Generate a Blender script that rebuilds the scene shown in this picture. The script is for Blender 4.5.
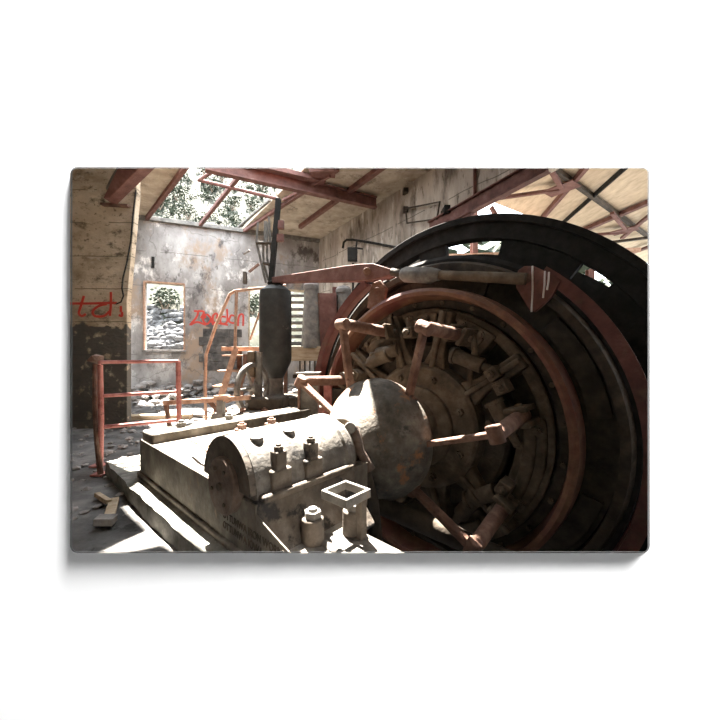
import bpy, bmesh, math, random
from mathutils import Vector, Matrix, noise
random.seed(7)
C = bpy.context.scene.collection
for o in list(bpy.data.objects): bpy.data.objects.remove(o)
PI = math.pi
sc = bpy.context.scene

# ------------------------------------------------------------------ camera, sky, sun, exposure
cd = bpy.data.cameras.new('camera'); cam = bpy.data.objects.new('camera', cd); C.objects.link(cam)
cam.location = (0, 0, 0); cam.rotation_euler = (PI/2, 0, 0)
cd.sensor_width = 36; cd.lens = 16.5; cd.shift_y = -8/720; cd.clip_start = .02; cd.clip_end = 400
sc.camera = cam
W = bpy.data.worlds.new('sky'); sc.world = W; W.use_nodes = True
nt = W.node_tree; bg = nt.nodes['Background']
bg.inputs[0].default_value = (.86, .93, 1.0, 1); bg.inputs[1].default_value = 5.0
sd = bpy.data.lights.new('sun', 'SUN'); sd.energy = 54; sd.angle = math.radians(.6); sd.color = (1, .94, .85)
sun = bpy.data.objects.new('sun', sd); C.objects.link(sun)
SUN = Vector((.20, -.40, -.90))
sun.rotation_euler = SUN.to_track_quat('-Z', 'Y').to_euler(); sun.location = (0, 20, 30)
ad = bpy.data.lights.new('added_wall_light', 'AREA'); ad.shape = 'RECTANGLE'; ad.size = 2.0; ad.size_y = .75  # added out-of-view lamp: whitens the wall and throws the canvas shadow
ad.energy = 265; ad.color = (1, 1, 1)
al = bpy.data.objects.new('added_wall_light', ad); C.objects.link(al)
al.location = (.75, .05, 1.9)
al.rotation_euler = (Vector((0, .73, -.45)) - al.location).to_track_quat('-Z', 'X').to_euler()
sc.view_settings.view_transform = 'Standard'; sc.view_settings.look = 'None'
sc.view_settings.exposure = .75; sc.view_settings.gamma = 1; sc.view_settings.use_curve_mapping = False

# ------------------------------------------------------------------ geometry helpers
F = 330.0; HY = 352.0
FLOOR = -1.45; ROOF = 4.1
def U(x, y, Y): return Vector(((x-360)/F*Y, Y, -(y-HY)/F*Y))        # a point at distance Y
def UZ(x, y, z):                                                   # a point at height z
    Y = -z*F/(y-HY); return Vector(((x-360)/F*Y, Y, z))
def UP(x, y, p, n):                                                # a point on a plane
    d = Vector(((x-360)/F, 1, -(y-HY)/F)); return d*(p.dot(n)/d.dot(n))

def frame(d):
    d = Vector(d).normalized(); up = Vector((0, 0, 1)) if abs(d.z) < .95 else Vector((1, 0, 0))
    a = up.cross(d).normalized(); b = d.cross(a); return a, b, d
class MB:
    def __init__(s): s.bm = bmesh.new()
    def box(s, c, size, rot=None):
        r = bmesh.ops.create_cube(s.bm, size=1)
        M = Matrix.Translation(Vector(c)) @ (rot.to_4x4() if rot else Matrix()) @ Matrix.Diagonal((*size, 1))
        bmesh.ops.transform(s.bm, matrix=M, verts=r['verts']); return s
    def bar(s, p0, p1, w, h, n=None):
        p0 = Vector(p0); p1 = Vector(p1); a, b, d = frame(p1-p0)
        if n is not None:
            n = Vector(n); b = (n - d*n.dot(d)).normalized(); a = b.cross(d)
        v = []
        for p in (p0, p1):
            for i, j in ((-1, -1), (1, -1), (1, 1), (-1, 1)): v.append(s.bm.verts.new(p + a*i*w/2 + b*j*h/2))
        for f in ((3, 2, 1, 0), (4, 5, 6, 7), (0, 1, 5, 4), (1, 2, 6, 5), (2, 3, 7, 6), (3, 0, 4, 7)):
            s.bm.faces.new([v[k] for k in f])
        return s
    def ibeam(s, p0, p1, w, h, t=.02, n=(0, 0, 1)):
        p0 = Vector(p0); p1 = Vector(p1); d = (p1-p0).normalized(); n = Vector(n); b = (n-d*n.dot(d)).normalized()
        s.bar(p0, p1, t, h, b); s.bar(p0+b*(h/2), p1+b*(h/2), w, t, b); s.bar(p0-b*(h/2), p1-b*(h/2), w, t, b); return s
    def angle(s, p0, p1, w, t=.012, n=(0, 0, 1)):
        p0 = Vector(p0); p1 = Vector(p1); d = (p1-p0).normalized(); n = Vector(n); b = (n-d*n.dot(d)).normalized(); a = b.cross(d)
        s.bar(p0+a*(w/2), p1+a*(w/2), t, w, b); s.bar(p0-b*(w/2), p1-b*(w/2), w, t, b); return s
    def loops(s, rings, close=False, cap=True):
        n = len(rings[0]); vs = [[s.bm.verts.new(p) for p in r] for r in rings]
        m = len(rings)
        for i in range(m if close else m-1):
            A = vs[i]; B = vs[(i+1) % m]
            for k in range(n):
                try: s.bm.faces.new((A[k], A[(k+1) % n], B[(k+1) % n], B[k]))
                except ValueError: pass
        if cap and not close:
            s.bm.faces.new(vs[0][::-1]); s.bm.faces.new(vs[-1])
        return s
    def tube(s, p0, p1, r0, r1=None, n=16):
        r1 = r0 if r1 is None else r1
        p0 = Vector(p0); p1 = Vector(p1); a, b, d = frame(p1-p0)
        return s.loops([[p + (a*math.cos(2*PI*k/n) + b*math.sin(2*PI*k/n))*r for k in range(n)] for p, r in ((p0, r0), (p1, r1))])
    def pipe(s, pts, r, n=10):
        pts = [Vector(p) for p in pts]; rings = []; a = None
        for i, p in enumerate(pts):
            d = ((pts[min(i+1, len(pts)-1)]-p).normalized() + (p-pts[max(i-1, 0)]).normalized())
            d = d.normalized() if d.length > 1e-6 else Vector((0, 0, 1))
            if a is None: a = frame(d)[0]
            a = (a - d*a.dot(d)).normalized(); b = d.cross(a)
            rr = r[i] if isinstance(r, (list, tuple)) else r
            rings.append([p + (a*math.cos(2*PI*k/n) + b*math.sin(2*PI*k/n))*rr for k in range(n)])
        return s.loops(rings)
    def lathe(s, prof, o=(0, 0, 0), ax=(0, 1, 0), n=48, close=False):   # prof: (distance along the axis, radius)
        o = Vector(o); a, b, d = frame(ax)
        return s.loops([[o + d*t + (a*math.cos(2*PI*k/n) + b*math.sin(2*PI*k/n))*max(r, 1e-4) for k in range(n)] for t, r in prof], close, cap=not close)
    def ring(s, t0, t1, r0, r1, o=(0, 0, 0), ax=(0, 1, 0), n=96):
        return s.lathe([(t0, r0), (t0, r1), (t1, r1), (t1, r0)], o, ax, n, close=True)
    def prism(s, pts, off):
        off = Vector(off); pts = [Vector(p) for p in pts]
        A = [s.bm.verts.new(p) for p in pts]; B = [s.bm.verts.new(p+off) for p in pts]; n = len(pts)
        s.bm.faces.new(A); s.bm.faces.new(B[::-1])
        for k in range(n): s.bm.faces.new((A[k], B[k], B[(k+1) % n], A[(k+1) % n]))
        return s
    def arcseg(s, t0, t1, r0, r1, a0, a1, n=24):          # a piece of ring round the local y axis
        rings = []
        for k in range(n+1):
            g = math.radians(a0+(a1-a0)*k/n); c, q = math.cos(g), math.sin(g)
            rings.append([(c*r0, t0, q*r0), (c*r1, t0, q*r1), (c*r1, t1, q*r1), (c*r0, t1, q*r0)])
        return s.loops([[Vector(p) for p in r] for r in rings])
    def hexnut(s, c, d, r, h):
        c = Vector(c); d = Vector(d).normalized()
        s.tube(c, c+d*h, r, r, 6); s.tube(c+d*h, c+d*(h*1.45), r*.55, r*.5, 12); return s
    def rock(s, c, r, sq=(1, 1, .6)):
        q = bmesh.ops.create_icosphere(s.bm, subdivisions=1, radius=1)
        e = Matrix.Rotation(random.random()*6, 3, 'Z')
        for v in q['verts']:
            v.co = e @ Vector([v.co[i]*r*sq[i]*random.uniform(.7, 1.2) for i in range(3)]) + Vector(c)
        return s
    def jitter(s, amt, sc_=3):
        for v in s.bm.verts:
            v.co += noise.noise_vector(v.co*sc_)*amt
        return s
    def build(s, name, m, parent=None, bevel=0, smooth=True, seg=2):
        bmesh.ops.recalc_face_normals(s.bm, faces=s.bm.faces[:])
        me = bpy.data.meshes.new(name); s.bm.to_mesh(me); s.bm.free()
        o = bpy.data.objects.new(name, me); C.objects.link(o); me.materials.append(m)
        if parent: o.parent = parent
        if bevel:
            b = o.modifiers.new('b', 'BEVEL'); b.width = bevel; b.segments = seg; b.use_clamp_overlap = True; b.limit_method = 'ANGLE'; b.angle_limit = math.radians(40)
        if smooth:
            for p in me.polygons: p.use_smooth = True
            try: me.set_sharp_from_angle(angle=math.radians(35))
            except Exception: pass
        return o
def tag(o, label=None, cat=None, group=None, kind=None):
    if label: o['label'] = label
    if cat: o['category'] = cat
    if group: o['group'] = group
    if kind: o['kind'] = kind
    return o
def thing(name, label, cat, loc=(0, 0, 0), rz=0, group=None):
    o = bpy.data.objects.new(name, None); C.objects.link(o); o.location = loc; o.rotation_euler = (0, 0, rz)
    o.empty_display_size = .1
    return tag(o, label, cat, group)
def struct(name, mb, m, bevel=0, smooth=False):
    return tag(mb.build(name, m, None, bevel, smooth), kind='structure')
def copy_tree(o, parent=None):
    c = o.copy(); C.objects.link(c); c.parent = parent
    for ch in list(o.children): copy_tree(ch, c)
    return c

# ------------------------------------------------------------------ materials
def mat(name, cols, scale=4, rough=.8, metal=0, bump=.3, bscale=30, stretch=(1, 1, 1), coord='Object', detail=8, pos=(.3, .5, .7), spots=None, spec=.4):
    """noise-mixed colours, fine bump, optional second layer of patches: spots=(colour, scale, lo, hi)"""
    m = bpy.data.materials.new(name); m.use_nodes = True; t = m.node_tree; N = t.nodes; K = t.links
    b = N['Principled BSDF']; b.inputs['Roughness'].default_value = rough; b.inputs['Metallic'].default_value = metal
    b.inputs['Specular IOR Level'].default_value = spec
    tc = N.new('ShaderNodeTexCoord'); mp = N.new('ShaderNodeMapping'); mp.inputs['Scale'].default_value = stretch
    K.new(tc.outputs[coord], mp.inputs[0])
    n1 = N.new('ShaderNodeTexNoise'); n1.inputs['Scale'].default_value = scale; n1.inputs['Detail'].default_value = detail; n1.inputs['Roughness'].default_value = .65
    K.new(mp.outputs[0], n1.inputs[0])
    r = N.new('ShaderNodeValToRGB'); K.new(n1.outputs['Fac'], r.inputs[0])
    e = r.color_ramp.elements; e[0].position = pos[0]; e[0].color = (*cols[0], 1); e[1].position = pos[-1]; e[1].color = (*cols[-1], 1)
    if len(cols) == 3: q = r.color_ramp.elements.new(pos[1]); q.color = (*cols[1], 1)
    out = r.outputs[0]
    if spots:
        for col, s2, lo, hi in (spots if isinstance(spots, list) else [spots]):
            n2 = N.new('ShaderNodeTexNoise'); n2.inputs['Scale'].default_value = s2; n2.inputs['Detail'].default_value = 10; n2.inputs['Roughness'].default_value = .7
            K.new(mp.outputs[0], n2.inputs[0])
            mr = N.new('ShaderNodeMapRange'); mr.inputs[1].default_value = lo; mr.inputs[2].default_value = hi; K.new(n2.outputs['Fac'], mr.inputs[0])
            mx = N.new('ShaderNodeMix'); mx.data_type = 'RGBA'; K.new(mr.outputs[0], mx.inputs[0]); K.new(out, mx.inputs[6]); mx.inputs[7].default_value = (*col, 1)
            out = mx.outputs[2]
    K.new(out, b.inputs['Base Color'])
    n3 = N.new('ShaderNodeTexNoise'); n3.inputs['Scale'].default_value = bscale; n3.inputs['Detail'].default_value = 8
    K.new(mp.outputs[0], n3.inputs[0])
    bp = N.new('ShaderNodeBump'); bp.inputs['Strength'].default_value = bump; bp.inputs['Distance'].default_value = .02
    K.new(n3.outputs['Fac'], bp.inputs['Height']); K.new(bp.outputs[0], b.inputs['Normal'])
    m['out'] = 0
    return m
def add_seams(m, axis, spacing, col, width=.02, wob=.03):
    """formwork joints / board seams: thin dark lines across one object axis"""
    t = m.node_tree; N = t.nodes; K = t.links; b = N['Principled BSDF']
    src = b.inputs['Base Color'].links[0].from_socket
    tc = N.new('ShaderNodeTexCoord'); sx = N.new('ShaderNodeSeparateXYZ'); K.new(tc.outputs['Object'], sx.inputs[0])
    n = N.new('ShaderNodeTexNoise'); n.inputs['Scale'].default_value = 1.3; n.inputs['Detail'].default_value = 5; K.new(tc.outputs['Object'], n.inputs[0])
    a = N.new('ShaderNodeMath'); a.operation = 'MULTIPLY_ADD'; K.new(n.outputs['Fac'], a.inputs[0]); a.inputs[1].default_value = wob; K.new(sx.outputs[axis], a.inputs[2])
    d = N.new('ShaderNodeMath'); d.operation = 'DIVIDE'; K.new(a.outputs[0], d.inputs[0]); d.inputs[1].default_value = spacing
    f = N.new('ShaderNodeMath'); f.operation = 'FRACT'; K.new(d.outputs[0], f.inputs[0])
    l = N.new('ShaderNodeMath'); l.operation = 'LESS_THAN'; K.new(f.outputs[0], l.inputs[0]); l.inputs[1].default_value = width
    n2 = N.new('ShaderNodeTexNoise'); n2.inputs['Scale'].default_value = 2.5; K.new(tc.outputs['Object'], n2.inputs[0])
    g = N.new('ShaderNodeMath'); g.operation = 'GREATER_THAN'; K.new(n2.outputs['Fac'], g.inputs[0]); g.inputs[1].default_value = .42
    q = N.new('ShaderNodeMath'); q.operation = 'MULTIPLY'; K.new(l.outputs[0], q.inputs[0]); K.new(g.outputs[0], q.inputs[1])
    q2 = N.new('ShaderNodeMath'); q2.operation = 'MULTIPLY'; K.new(q.outputs[0], q2.inputs[0]); q2.inputs[1].default_value = .7
    mx = N.new('ShaderNodeMix'); mx.data_type = 'RGBA'; K.new(q2.outputs[0], mx.inputs[0]); K.new(src, mx.inputs[6]); mx.inputs[7].default_value = (*col, 1)
    K.new(mx.outputs[2], b.inputs['Base Color'])
def add_cracks(m, scale, col, width=.012, amt=.8):
    t = m.node_tree; N = t.nodes; K = t.links; b = N['Principled BSDF']
    src = b.inputs['Base Color'].links[0].from_socket
    tc = N.new('ShaderNodeTexCoord'); n = N.new('ShaderNodeTexNoise'); n.inputs['Scale'].default_value = 2.5; n.inputs['Detail'].default_value = 6
    K.new(tc.outputs['Object'], n.inputs[0])
    ma = N.new('ShaderNodeVectorMath'); ma.operation = 'MULTIPLY_ADD'; K.new(n.outputs['Color'], ma.inputs[0]); ma.inputs[1].default_value = (.5, .5, .5); K.new(tc.outputs['Object'], ma.inputs[2])
    v = N.new('ShaderNodeTexVoronoi'); v.feature = 'DISTANCE_TO_EDGE'; v.inputs['Scale'].default_value = scale; K.new(ma.outputs[0], v.inputs[0])
    mr = N.new('ShaderNodeMapRange'); mr.inputs[1].default_value = 0; mr.inputs[2].default_value = width; mr.inputs[3].default_value = amt; mr.inputs[4].default_value = 0
    K.new(v.outputs['Distance'], mr.inputs[0])
    mx = N.new('ShaderNodeMix'); mx.data_type = 'RGBA'; K.new(mr.outputs[0], mx.inputs[0]); K.new(src, mx.inputs[6]); mx.inputs[7].default_value = (*col, 1)
    K.new(mx.outputs[2], b.inputs['Base Color'])
def add_band(m, axis, at, col, up=False, wob=.25, scale=3, soft=.03):
    """paint up to a ragged height"""
    t = m.node_tree; N = t.nodes; K = t.links; b = N['Principled BSDF']
    src = b.inputs['Base Color'].links[0].from_socket
    tc = N.new('ShaderNodeTexCoord'); sx = N.new('ShaderNodeSeparateXYZ'); K.new(tc.outputs['Object'], sx.inputs[0])
    n = N.new('ShaderNodeTexNoise'); n.inputs['Scale'].default_value = scale; n.inputs['Detail'].default_value = 9; K.new(tc.outputs['Object'], n.inputs[0])
    s1 = N.new('ShaderNodeMath'); s1.operation = 'SUBTRACT'; K.new(n.outputs['Fac'], s1.inputs[0]); s1.inputs[1].default_value = .5
    a = N.new('ShaderNodeMath'); a.operation = 'MULTIPLY_ADD'; K.new(s1.outputs[0], a.inputs[0]); a.inputs[1].default_value = wob; K.new(sx.outputs[axis], a.inputs[2])
    mr = N.new('ShaderNodeMapRange'); K.new(a.outputs[0], mr.inputs[0]); mr.inputs[1].default_value = at-soft; mr.inputs[2].default_value = at+soft
    mr.inputs[3].default_value = 0 if up else .93; mr.inputs[4].default_value = .93 if up else 0
    n4 = N.new('ShaderNodeTexNoise'); n4.inputs['Scale'].default_value = 5; n4.inputs['Detail'].default_value = 8; K.new(tc.outputs['Object'], n4.inputs[0])
    m4 = N.new('ShaderNodeMapRange'); m4.inputs[1].default_value = .3; m4.inputs[2].default_value = .42; K.new(n4.outputs['Fac'], m4.inputs[0])
    mm = N.new('ShaderNodeMath'); mm.operation = 'MULTIPLY'; K.new(mr.outputs[0], mm.inputs[0]); K.new(m4.outputs[0], mm.inputs[1])
    mx = N.new('ShaderNodeMix'); mx.data_type = 'RGBA'; K.new(mm.outputs[0], mx.inputs[0]); K.new(src, mx.inputs[6]); mx.inputs[7].default_value = (*col, 1)
    K.new(mx.outputs[2], b.inputs['Base Color'])

M = {}
M['white'] = mat('gallery_paint', [(.88, .88, .88), (.9, .9, .9)], rough=.9, bump=0, spec=.1)
M['greywall'] = mat('sky_block_grey', [(.13, .13, .13), (.15, .15, .15)], rough=.9, bump=0)
M['canvas'] = mat('canvas_edge', [(.07, .07, .068), (.09, .09, .088)], rough=.9, bump=.1, bscale=400)
M['conc_back'] = mat('stained_concrete', [(.17, .155, .145), (.34, .32, .305), (.54, .52, .50)], scale=1.1, rough=.95, bump=.5, bscale=14, stretch=(1, 1, .6), pos=(.3, .5, .68),
                     spots=[((.15, .135, .12), 2.6, .56, .70), ((.74, .70, .66), 1.7, .56, .64), ((.34, .255, .19), .8, .53, .62), ((.17, .155, .145), 5, .60, .72), ((.11, .10, .098), 1.3, .56, .64)])
add_seams(M['conc_back'], 2, 1.05, (.12, .11, .10), .018, .15)
add_cracks(M['conc_back'], .32, (.09, .08, .07), .006, .5)
M['conc_right'] = mat('streaked_concrete', [(.17, .14, .115), (.38, .325, .27), (.60, .535, .455)], scale=1.6, rough=.95, bump=.5, bscale=12, stretch=(1, 1, .28), pos=(.3, .5, .7),
                      spots=[((.10, .08, .065), 2.2, .54, .66), ((.62, .57, .5), 3.1, .58, .66), ((.11, .09, .07), 8, .57, .66)])
add_seams(M['conc_right'], 2, 1.1, (.08, .07, .06), .02, .12)
M['conc_col'] = mat('tan_board_concrete', [(.24, .185, .125), (.50, .40, .285), (.68, .575, .43)], scale=1.4, rough=.95, bump=.5, bscale=14, stretch=(1, 1, 1.5), pos=(.3, .5, .7),
                    spots=[((.13, .105, .075), 3.2, .54, .66), ((.55, .47, .36), 2, .58, .66), ((.14, .11, .085), 9, .57, .66)])
add_seams(M['conc_col'], 2, .62, (.09, .08, .06), .03, .12)
add_band(M['conc_col'], 2, .50, (.07, .068, .062), wob=.5, scale=3.2, soft=.015)
M['floor'] = mat('dusty_floor', [(.05, .048, .046), (.12, .115, .11), (.27, .25, .235)], scale=1.6, rough=.95, bump=.8, bscale=9, pos=(.32, .5, .72),
                 spots=[((.33, .31, .28), 6, .6, .72), ((.035, .033, .03), 3, .58, .66)])
M['plinth'] = mat('plinth_concrete', [(.10, .10, .088), (.20, .195, .17), (.34, .33, .3)], scale=5, rough=.9, bump=.6, bscale=25, spots=((.07, .075, .06), 4, .58, .7))
M['plinthdark'] = mat('dark_pit_concrete', [(.02, .02, .021), (.045, .046, .05), (.08, .08, .085)], scale=3, rough=.8, bump=.5, bscale=12)  # darker, slightly bluish concrete tone for the pit
M['bed'] = mat('bed_castiron', [(.06, .052, .042), (.125, .108, .087), (.24, .215, .18)], scale=4, rough=.75, bump=.4, bscale=28, stretch=(1, 1, .7),
               spots=[((.06, .052, .043), 3, .58, .68), ((.28, .17, .10), 5, .62, .72)])
M['bearing'] = mat('bearing_castiron', [(.055, .05, .045), (.12, .108, .094), (.27, .25, .22)], scale=5, rough=.7, bump=.35, bscale=30,
                   spots=[((.03, .028, .026), 3.5, .58, .66), ((.17, .10, .065), 5, .60, .70)])
M['housing'] = mat('shaded_castiron', [(.04, .033, .027), (.09, .072, .056), (.16, .135, .11)], scale=5, rough=.75, bump=.4, bscale=28, spots=[((.022, .02, .019), 3.5, .54, .6)])  # darker copy of the bearing iron, shade put into its colour
M['rustdisc'] = mat('rusty_disc', [(.07, .045, .034), (.12, .085, .066), (.17, .13, .105)], scale=9, rough=.8, bump=.4, bscale=40)
M['rust'] = mat('bright_rust', [(.085, .045, .032), (.16, .088, .062), (.25, .155, .115)], scale=6, rough=.8, bump=.4, bscale=40, spots=((.08, .04, .03), 9, .58, .7))
M['redsteel'] = mat('red_oxide_steel', [(.08, .037, .03), (.15, .066, .053), (.22, .115, .095)], scale=4, rough=.75, bump=.3, bscale=40, spots=((.08, .05, .045), 7, .6, .72))
M['redrail'] = mat('faded_red_rail', [(.22, .07, .06), (.42, .16, .14), (.5, .25, .22)], scale=8, rough=.75, bump=.3, bscale=60, spots=((.10, .055, .045), 12, .6, .7))
M['tanrust'] = mat('tan_rusty_steel', [(.22, .12, .08), (.42, .25, .17), (.55, .4, .3)], scale=9, rough=.8, bump=.3, bscale=50)
M['bandred'] = mat('brake_band_red', [(.06, .022, .018), (.11, .038, .032), (.15, .06, .05)], scale=5, rough=.6, bump=.2, bscale=40, spots=((.11, .07, .042), 2.2, .55, .72))
M['bandtan'] = mat('ring_rust', [(.10, .05, .03), (.17, .085, .05), (.24, .135, .08)], scale=4, rough=.65, bump=.2, bscale=40, spots=((.12, .04, .032), 1.2, .46, .6))
M['black'] = mat('sooty_black', [(.013, .0125, .0115), (.023, .0218, .020), (.036, .034, .031)], scale=5, rough=.85, bump=.3, bscale=30, spec=.15)
M['darkbrown'] = mat('greasy_brown', [(.026, .02, .015), (.055, .043, .032), (.10, .078, .058)], scale=4, rough=.75, bump=.4, bscale=25, spec=.3)
M['brown'] = mat('brown_castiron', [(.05, .038, .025), (.105, .078, .052), (.18, .14, .098)], scale=5, rough=.75, bump=.4, bscale=28, spots=((.09, .055, .036), 4, .6, .72))
M['shield'] = mat('mottled_shield', [(.055, .047, .038), (.11, .097, .08), (.20, .178, .15)], scale=7, rough=.8, bump=.4, bscale=30, spots=[((.26, .13, .07), 4.5, .56, .64), ((.05, .05, .046), 6, .56, .66)])
M['tank'] = mat('black_tank_paint', [(.016, .017, .016), (.03, .031, .029), (.05, .05, .046)], scale=4, rough=.6, bump=.2, bscale=30, spots=((.2, .17, .14), 3, .66, .72), spec=.4)
M['greysteel'] = mat('grey_steel', [(.08, .075, .068), (.16, .15, .135), (.27, .25, .22)], scale=6, rough=.75, bump=.3, bscale=40, spots=((.2, .11, .07), 6, .6, .72))
M['deck'] = mat('roof_deck_grey', [(.27, .22, .165), (.43, .36, .275), (.56, .49, .39)], scale=2.2, rough=.95, bump=.5, bscale=16, spots=[((.13, .105, .08), 3, .54, .66), ((.60, .53, .43), 6, .58, .68)])
M['deckB'] = mat('roof_deck_tan', [(.44, .35, .25), (.58, .47, .34), (.68, .57, .42)], scale=3, rough=.95, bump=.6, bscale=14, stretch=(2.4, .7, 1), spots=((.34, .26, .18), 4, .6, .74))
M['wood'] = mat('weathered_wood', [(.26, .19, .12), (.44, .34, .23), (.55, .45, .33)], scale=4, rough=.9, bump=.4, bscale=20, stretch=(1, 5, 5))
M['rubble'] = mat('rubble_stone', [(.13, .12, .115), (.28, .26, .245), (.45, .42, .39)], scale=3, rough=.95, bump=.6, bscale=14)
M['graffiti'] = mat('red_spray_paint', [(.48, .045, .03), (.58, .075, .055)], rough=.7, bump=0)
M['soot'] = mat('black_soot_paint', [(.03, .028, .027), (.09, .082, .076), (.22, .2, .18)], scale=3.5, rough=.95, bump=.3)
M['hill'] = mat('dry_hillside', [(.010, .012, .006), (.026, .027, .017), (.062, .06, .047)], scale=2.2, rough=1, bump=.8, bscale=2.5, spots=[((.008, .013, .006), 1.6, .50, .56), ((.095, .092, .08), 3.2, .55, .62)])
M['rockface'] = mat('pale_talus', [(.03, .03, .032), (.075, .075, .077), (.15, .147, .142)], scale=2, rough=1, bump=.8, bscale=6)
M['leaf'] = mat('bush_leaves', [(.008, .013, .006), (.017, .025, .011), (.033, .042, .02)], scale=3, rough=.8, bump=0)
M['bark'] = mat('bush_bark', [(.08, .06, .04), (.16, .12, .09)], scale=6, rough=.9)
M['dark'] = mat('dark_glassless', [(.02, .02, .02), (.03, .03, .03)], rough=.9, bump=0)
M['drip'] = mat('white_dripping', [(.55, .5, .48), (.75, .7, .68)], rough=.8, bump=.2)

# ------------------------------------------------------------------ the gallery side: white wall and the wrapped canvas edge
def rrect(x0, x1, z0, z1, r, Y, n=6):
    pts = []
    for cx, cz, a0 in ((x1-r, z1-r, 0), (x0+r, z1-r, 90), (x0+r, z0+r, 180), (x1-r, z0+r, 270)):
        for k in range(n+1):
            a = math.radians(a0+90*k/n); pts.append(Vector((cx+r*math.cos(a), Y, cz+r*math.sin(a))))
    return pts
YF = .70; YW = .728
X0, X1, Z0, Z1 = -288/F*YF, 288/F*YF, (HY-552)/F*YF, (HY-168)/F*YF
e = .0006
m = MB()
fl_ = .0275; rings = [rrect(X0-fl_, X1+fl_, Z0-fl_*.66, Z1+fl_*.62, .011, YW+.004), rrect(X0-.0010, X1+.0010, Z0-.0008, Z1+.0008, .011, YF+.0015), rrect(X0+.0003, X1-.0003, Z0+.0003, Z1-.0003, .0107, YF),
         rrect(X0+e, X1-e, Z0+e, Z1-e, .010, YF), rrect(X0-.030, X1+.030, Z0-.0205, Z1+.0195, .011, YW+.004)]
m.loops(rings, close=True)
cf = m.build('canvas_frame', M['canvas'], None, 0, True)
tag(cf, 'thin rounded canvas edge standing proud of the white wall around the hoist room view', 'canvas print')
# white wall with its opening (splayed behind)
m = MB(); bm = m.bm
def ringrect(x0, x1, z0, z1, Y): return [Vector((x1, Y, z1)), Vector((x0, Y, z1)), Vector((x0, Y, z0)), Vector((x1, Y, z0))]
m.loops([rrect(-3, 3, FLOOR, 2.3, .01, YW), rrect(X0-.0285, X1+.0285, Z0-.019, Z1+.0185, .016, YW), rrect(X0-.08, X1+.08, Z0-.07, Z1+.07, .02, YW+.02), rrect(-3, 3, FLOOR, 2.3, .01, YW+.02)], close=True)
struct('wall_front', m, M['white'])
struct('ceiling_sky_block', MB().box((0, -1.15, 2.33), (6.2, 3.78, .06)), M['greywall'])  # unseen grey room, added to keep sky light off the white wall
struct('floor_sky_block', MB().box((0, -1.15, FLOOR-.03), (6.2, 3.76, .06)), M['greywall'])
struct('wall_sky_block_back', MB().box((0, -3.03, .425), (6.2, .06, 3.75)), M['greywall'])
struct('wall_sky_block_left', MB().box((-3.03, -1.15, .425), (.06, 3.7, 3.75)), M['greywall'])
struct('wall_sky_block_right', MB().box((3.03, -1.15, .425), (.06, 3.7, 3.75)), M['greywall'])
# hall side masonry round the opening
m = MB()
m.box((-4.25, .9, 1.35), (6.3, .24, 5.6)); m.box((6.05, .9, 1.35), (9.9, .24, 5.6)); m.box((0, .9, 2.55), (2.2, .24, 3.2)); m.box((0, .9, -1.13), (2.2, .24, .64))
struct('wall_entrance', m, M['conc_right'])

# ------------------------------------------------------------------ the hall
CC = UZ(319, 240, ROOF); BL = UZ(145, 217, ROOF); RW = UZ(433, 169, ROOF)
eb = (BL-CC).normalized(); er = (RW-CC).normalized()          # along the back wall (to the left), along the right wall (to the camera)
nb = Vector((eb.y, -eb.x, 0)); nb = nb if nb.y < 0 else -nb   # towards the camera
nr = Vector((-er.y, er.x, 0)); nr = nr if nr.x < 0 else -nr
def onback(x, y): return UP(x, y, CC, nb)
def onright(x, y): return UP(x, y, CC, nr)
UPV = Vector((0, 0, 1))
# floor: a slightly uneven slab
bm = bmesh.new()
bmesh.ops.create_grid(bm, x_segments=110, y_segments=90, size=1)
for v in bm.verts:
    x = 3.5 + v.co.x*11.5; y = 8.3 + v.co.y*7.3
    v.co = Vector((x, y, FLOOR + .03*noise.noise(Vector((x*1.3, y*1.3, 0))) + .015*noise.noise(Vector((x*6, y*6, 3)))))
_TH = math.radians(41.636); _P = Vector((1.305, 4.662, 0)); _a = Vector((math.sin(_TH), math.cos(_TH), 0)); _p = Vector((math.cos(_TH), -math.sin(_TH), 0))
def inpit(v):
    d = Vector((v.x, v.y, 0))-_P; t = d.dot(_a); u = d.dot(_p)
    return (u > -1.75 and -2.62 < t < -.4 and u < 3.1) or (-2.9 < u < 3.1 and -.5 < t < 1.95)
bmesh.ops.delete(bm, geom=[f for f in bm.faces if inpit(f.calc_center_median())], context='FACES')
m = MB(); m.bm.free(); m.bm = bm
fl = struct('floor', m, M['floor'], smooth=True)
def PW(u, t, z): q = _P+_p*u+_a*t; return Vector((q.x, q.y, z))
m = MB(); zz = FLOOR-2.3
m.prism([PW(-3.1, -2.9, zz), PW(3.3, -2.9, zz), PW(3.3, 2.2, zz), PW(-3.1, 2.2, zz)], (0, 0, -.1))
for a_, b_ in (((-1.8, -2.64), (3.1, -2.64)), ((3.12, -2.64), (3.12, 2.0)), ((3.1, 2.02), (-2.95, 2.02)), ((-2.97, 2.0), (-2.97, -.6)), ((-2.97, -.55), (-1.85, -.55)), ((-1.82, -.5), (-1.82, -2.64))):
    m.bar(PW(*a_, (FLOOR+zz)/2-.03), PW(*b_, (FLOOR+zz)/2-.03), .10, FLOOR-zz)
struct('floor_pit', m, M['plinthdark'])

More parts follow.
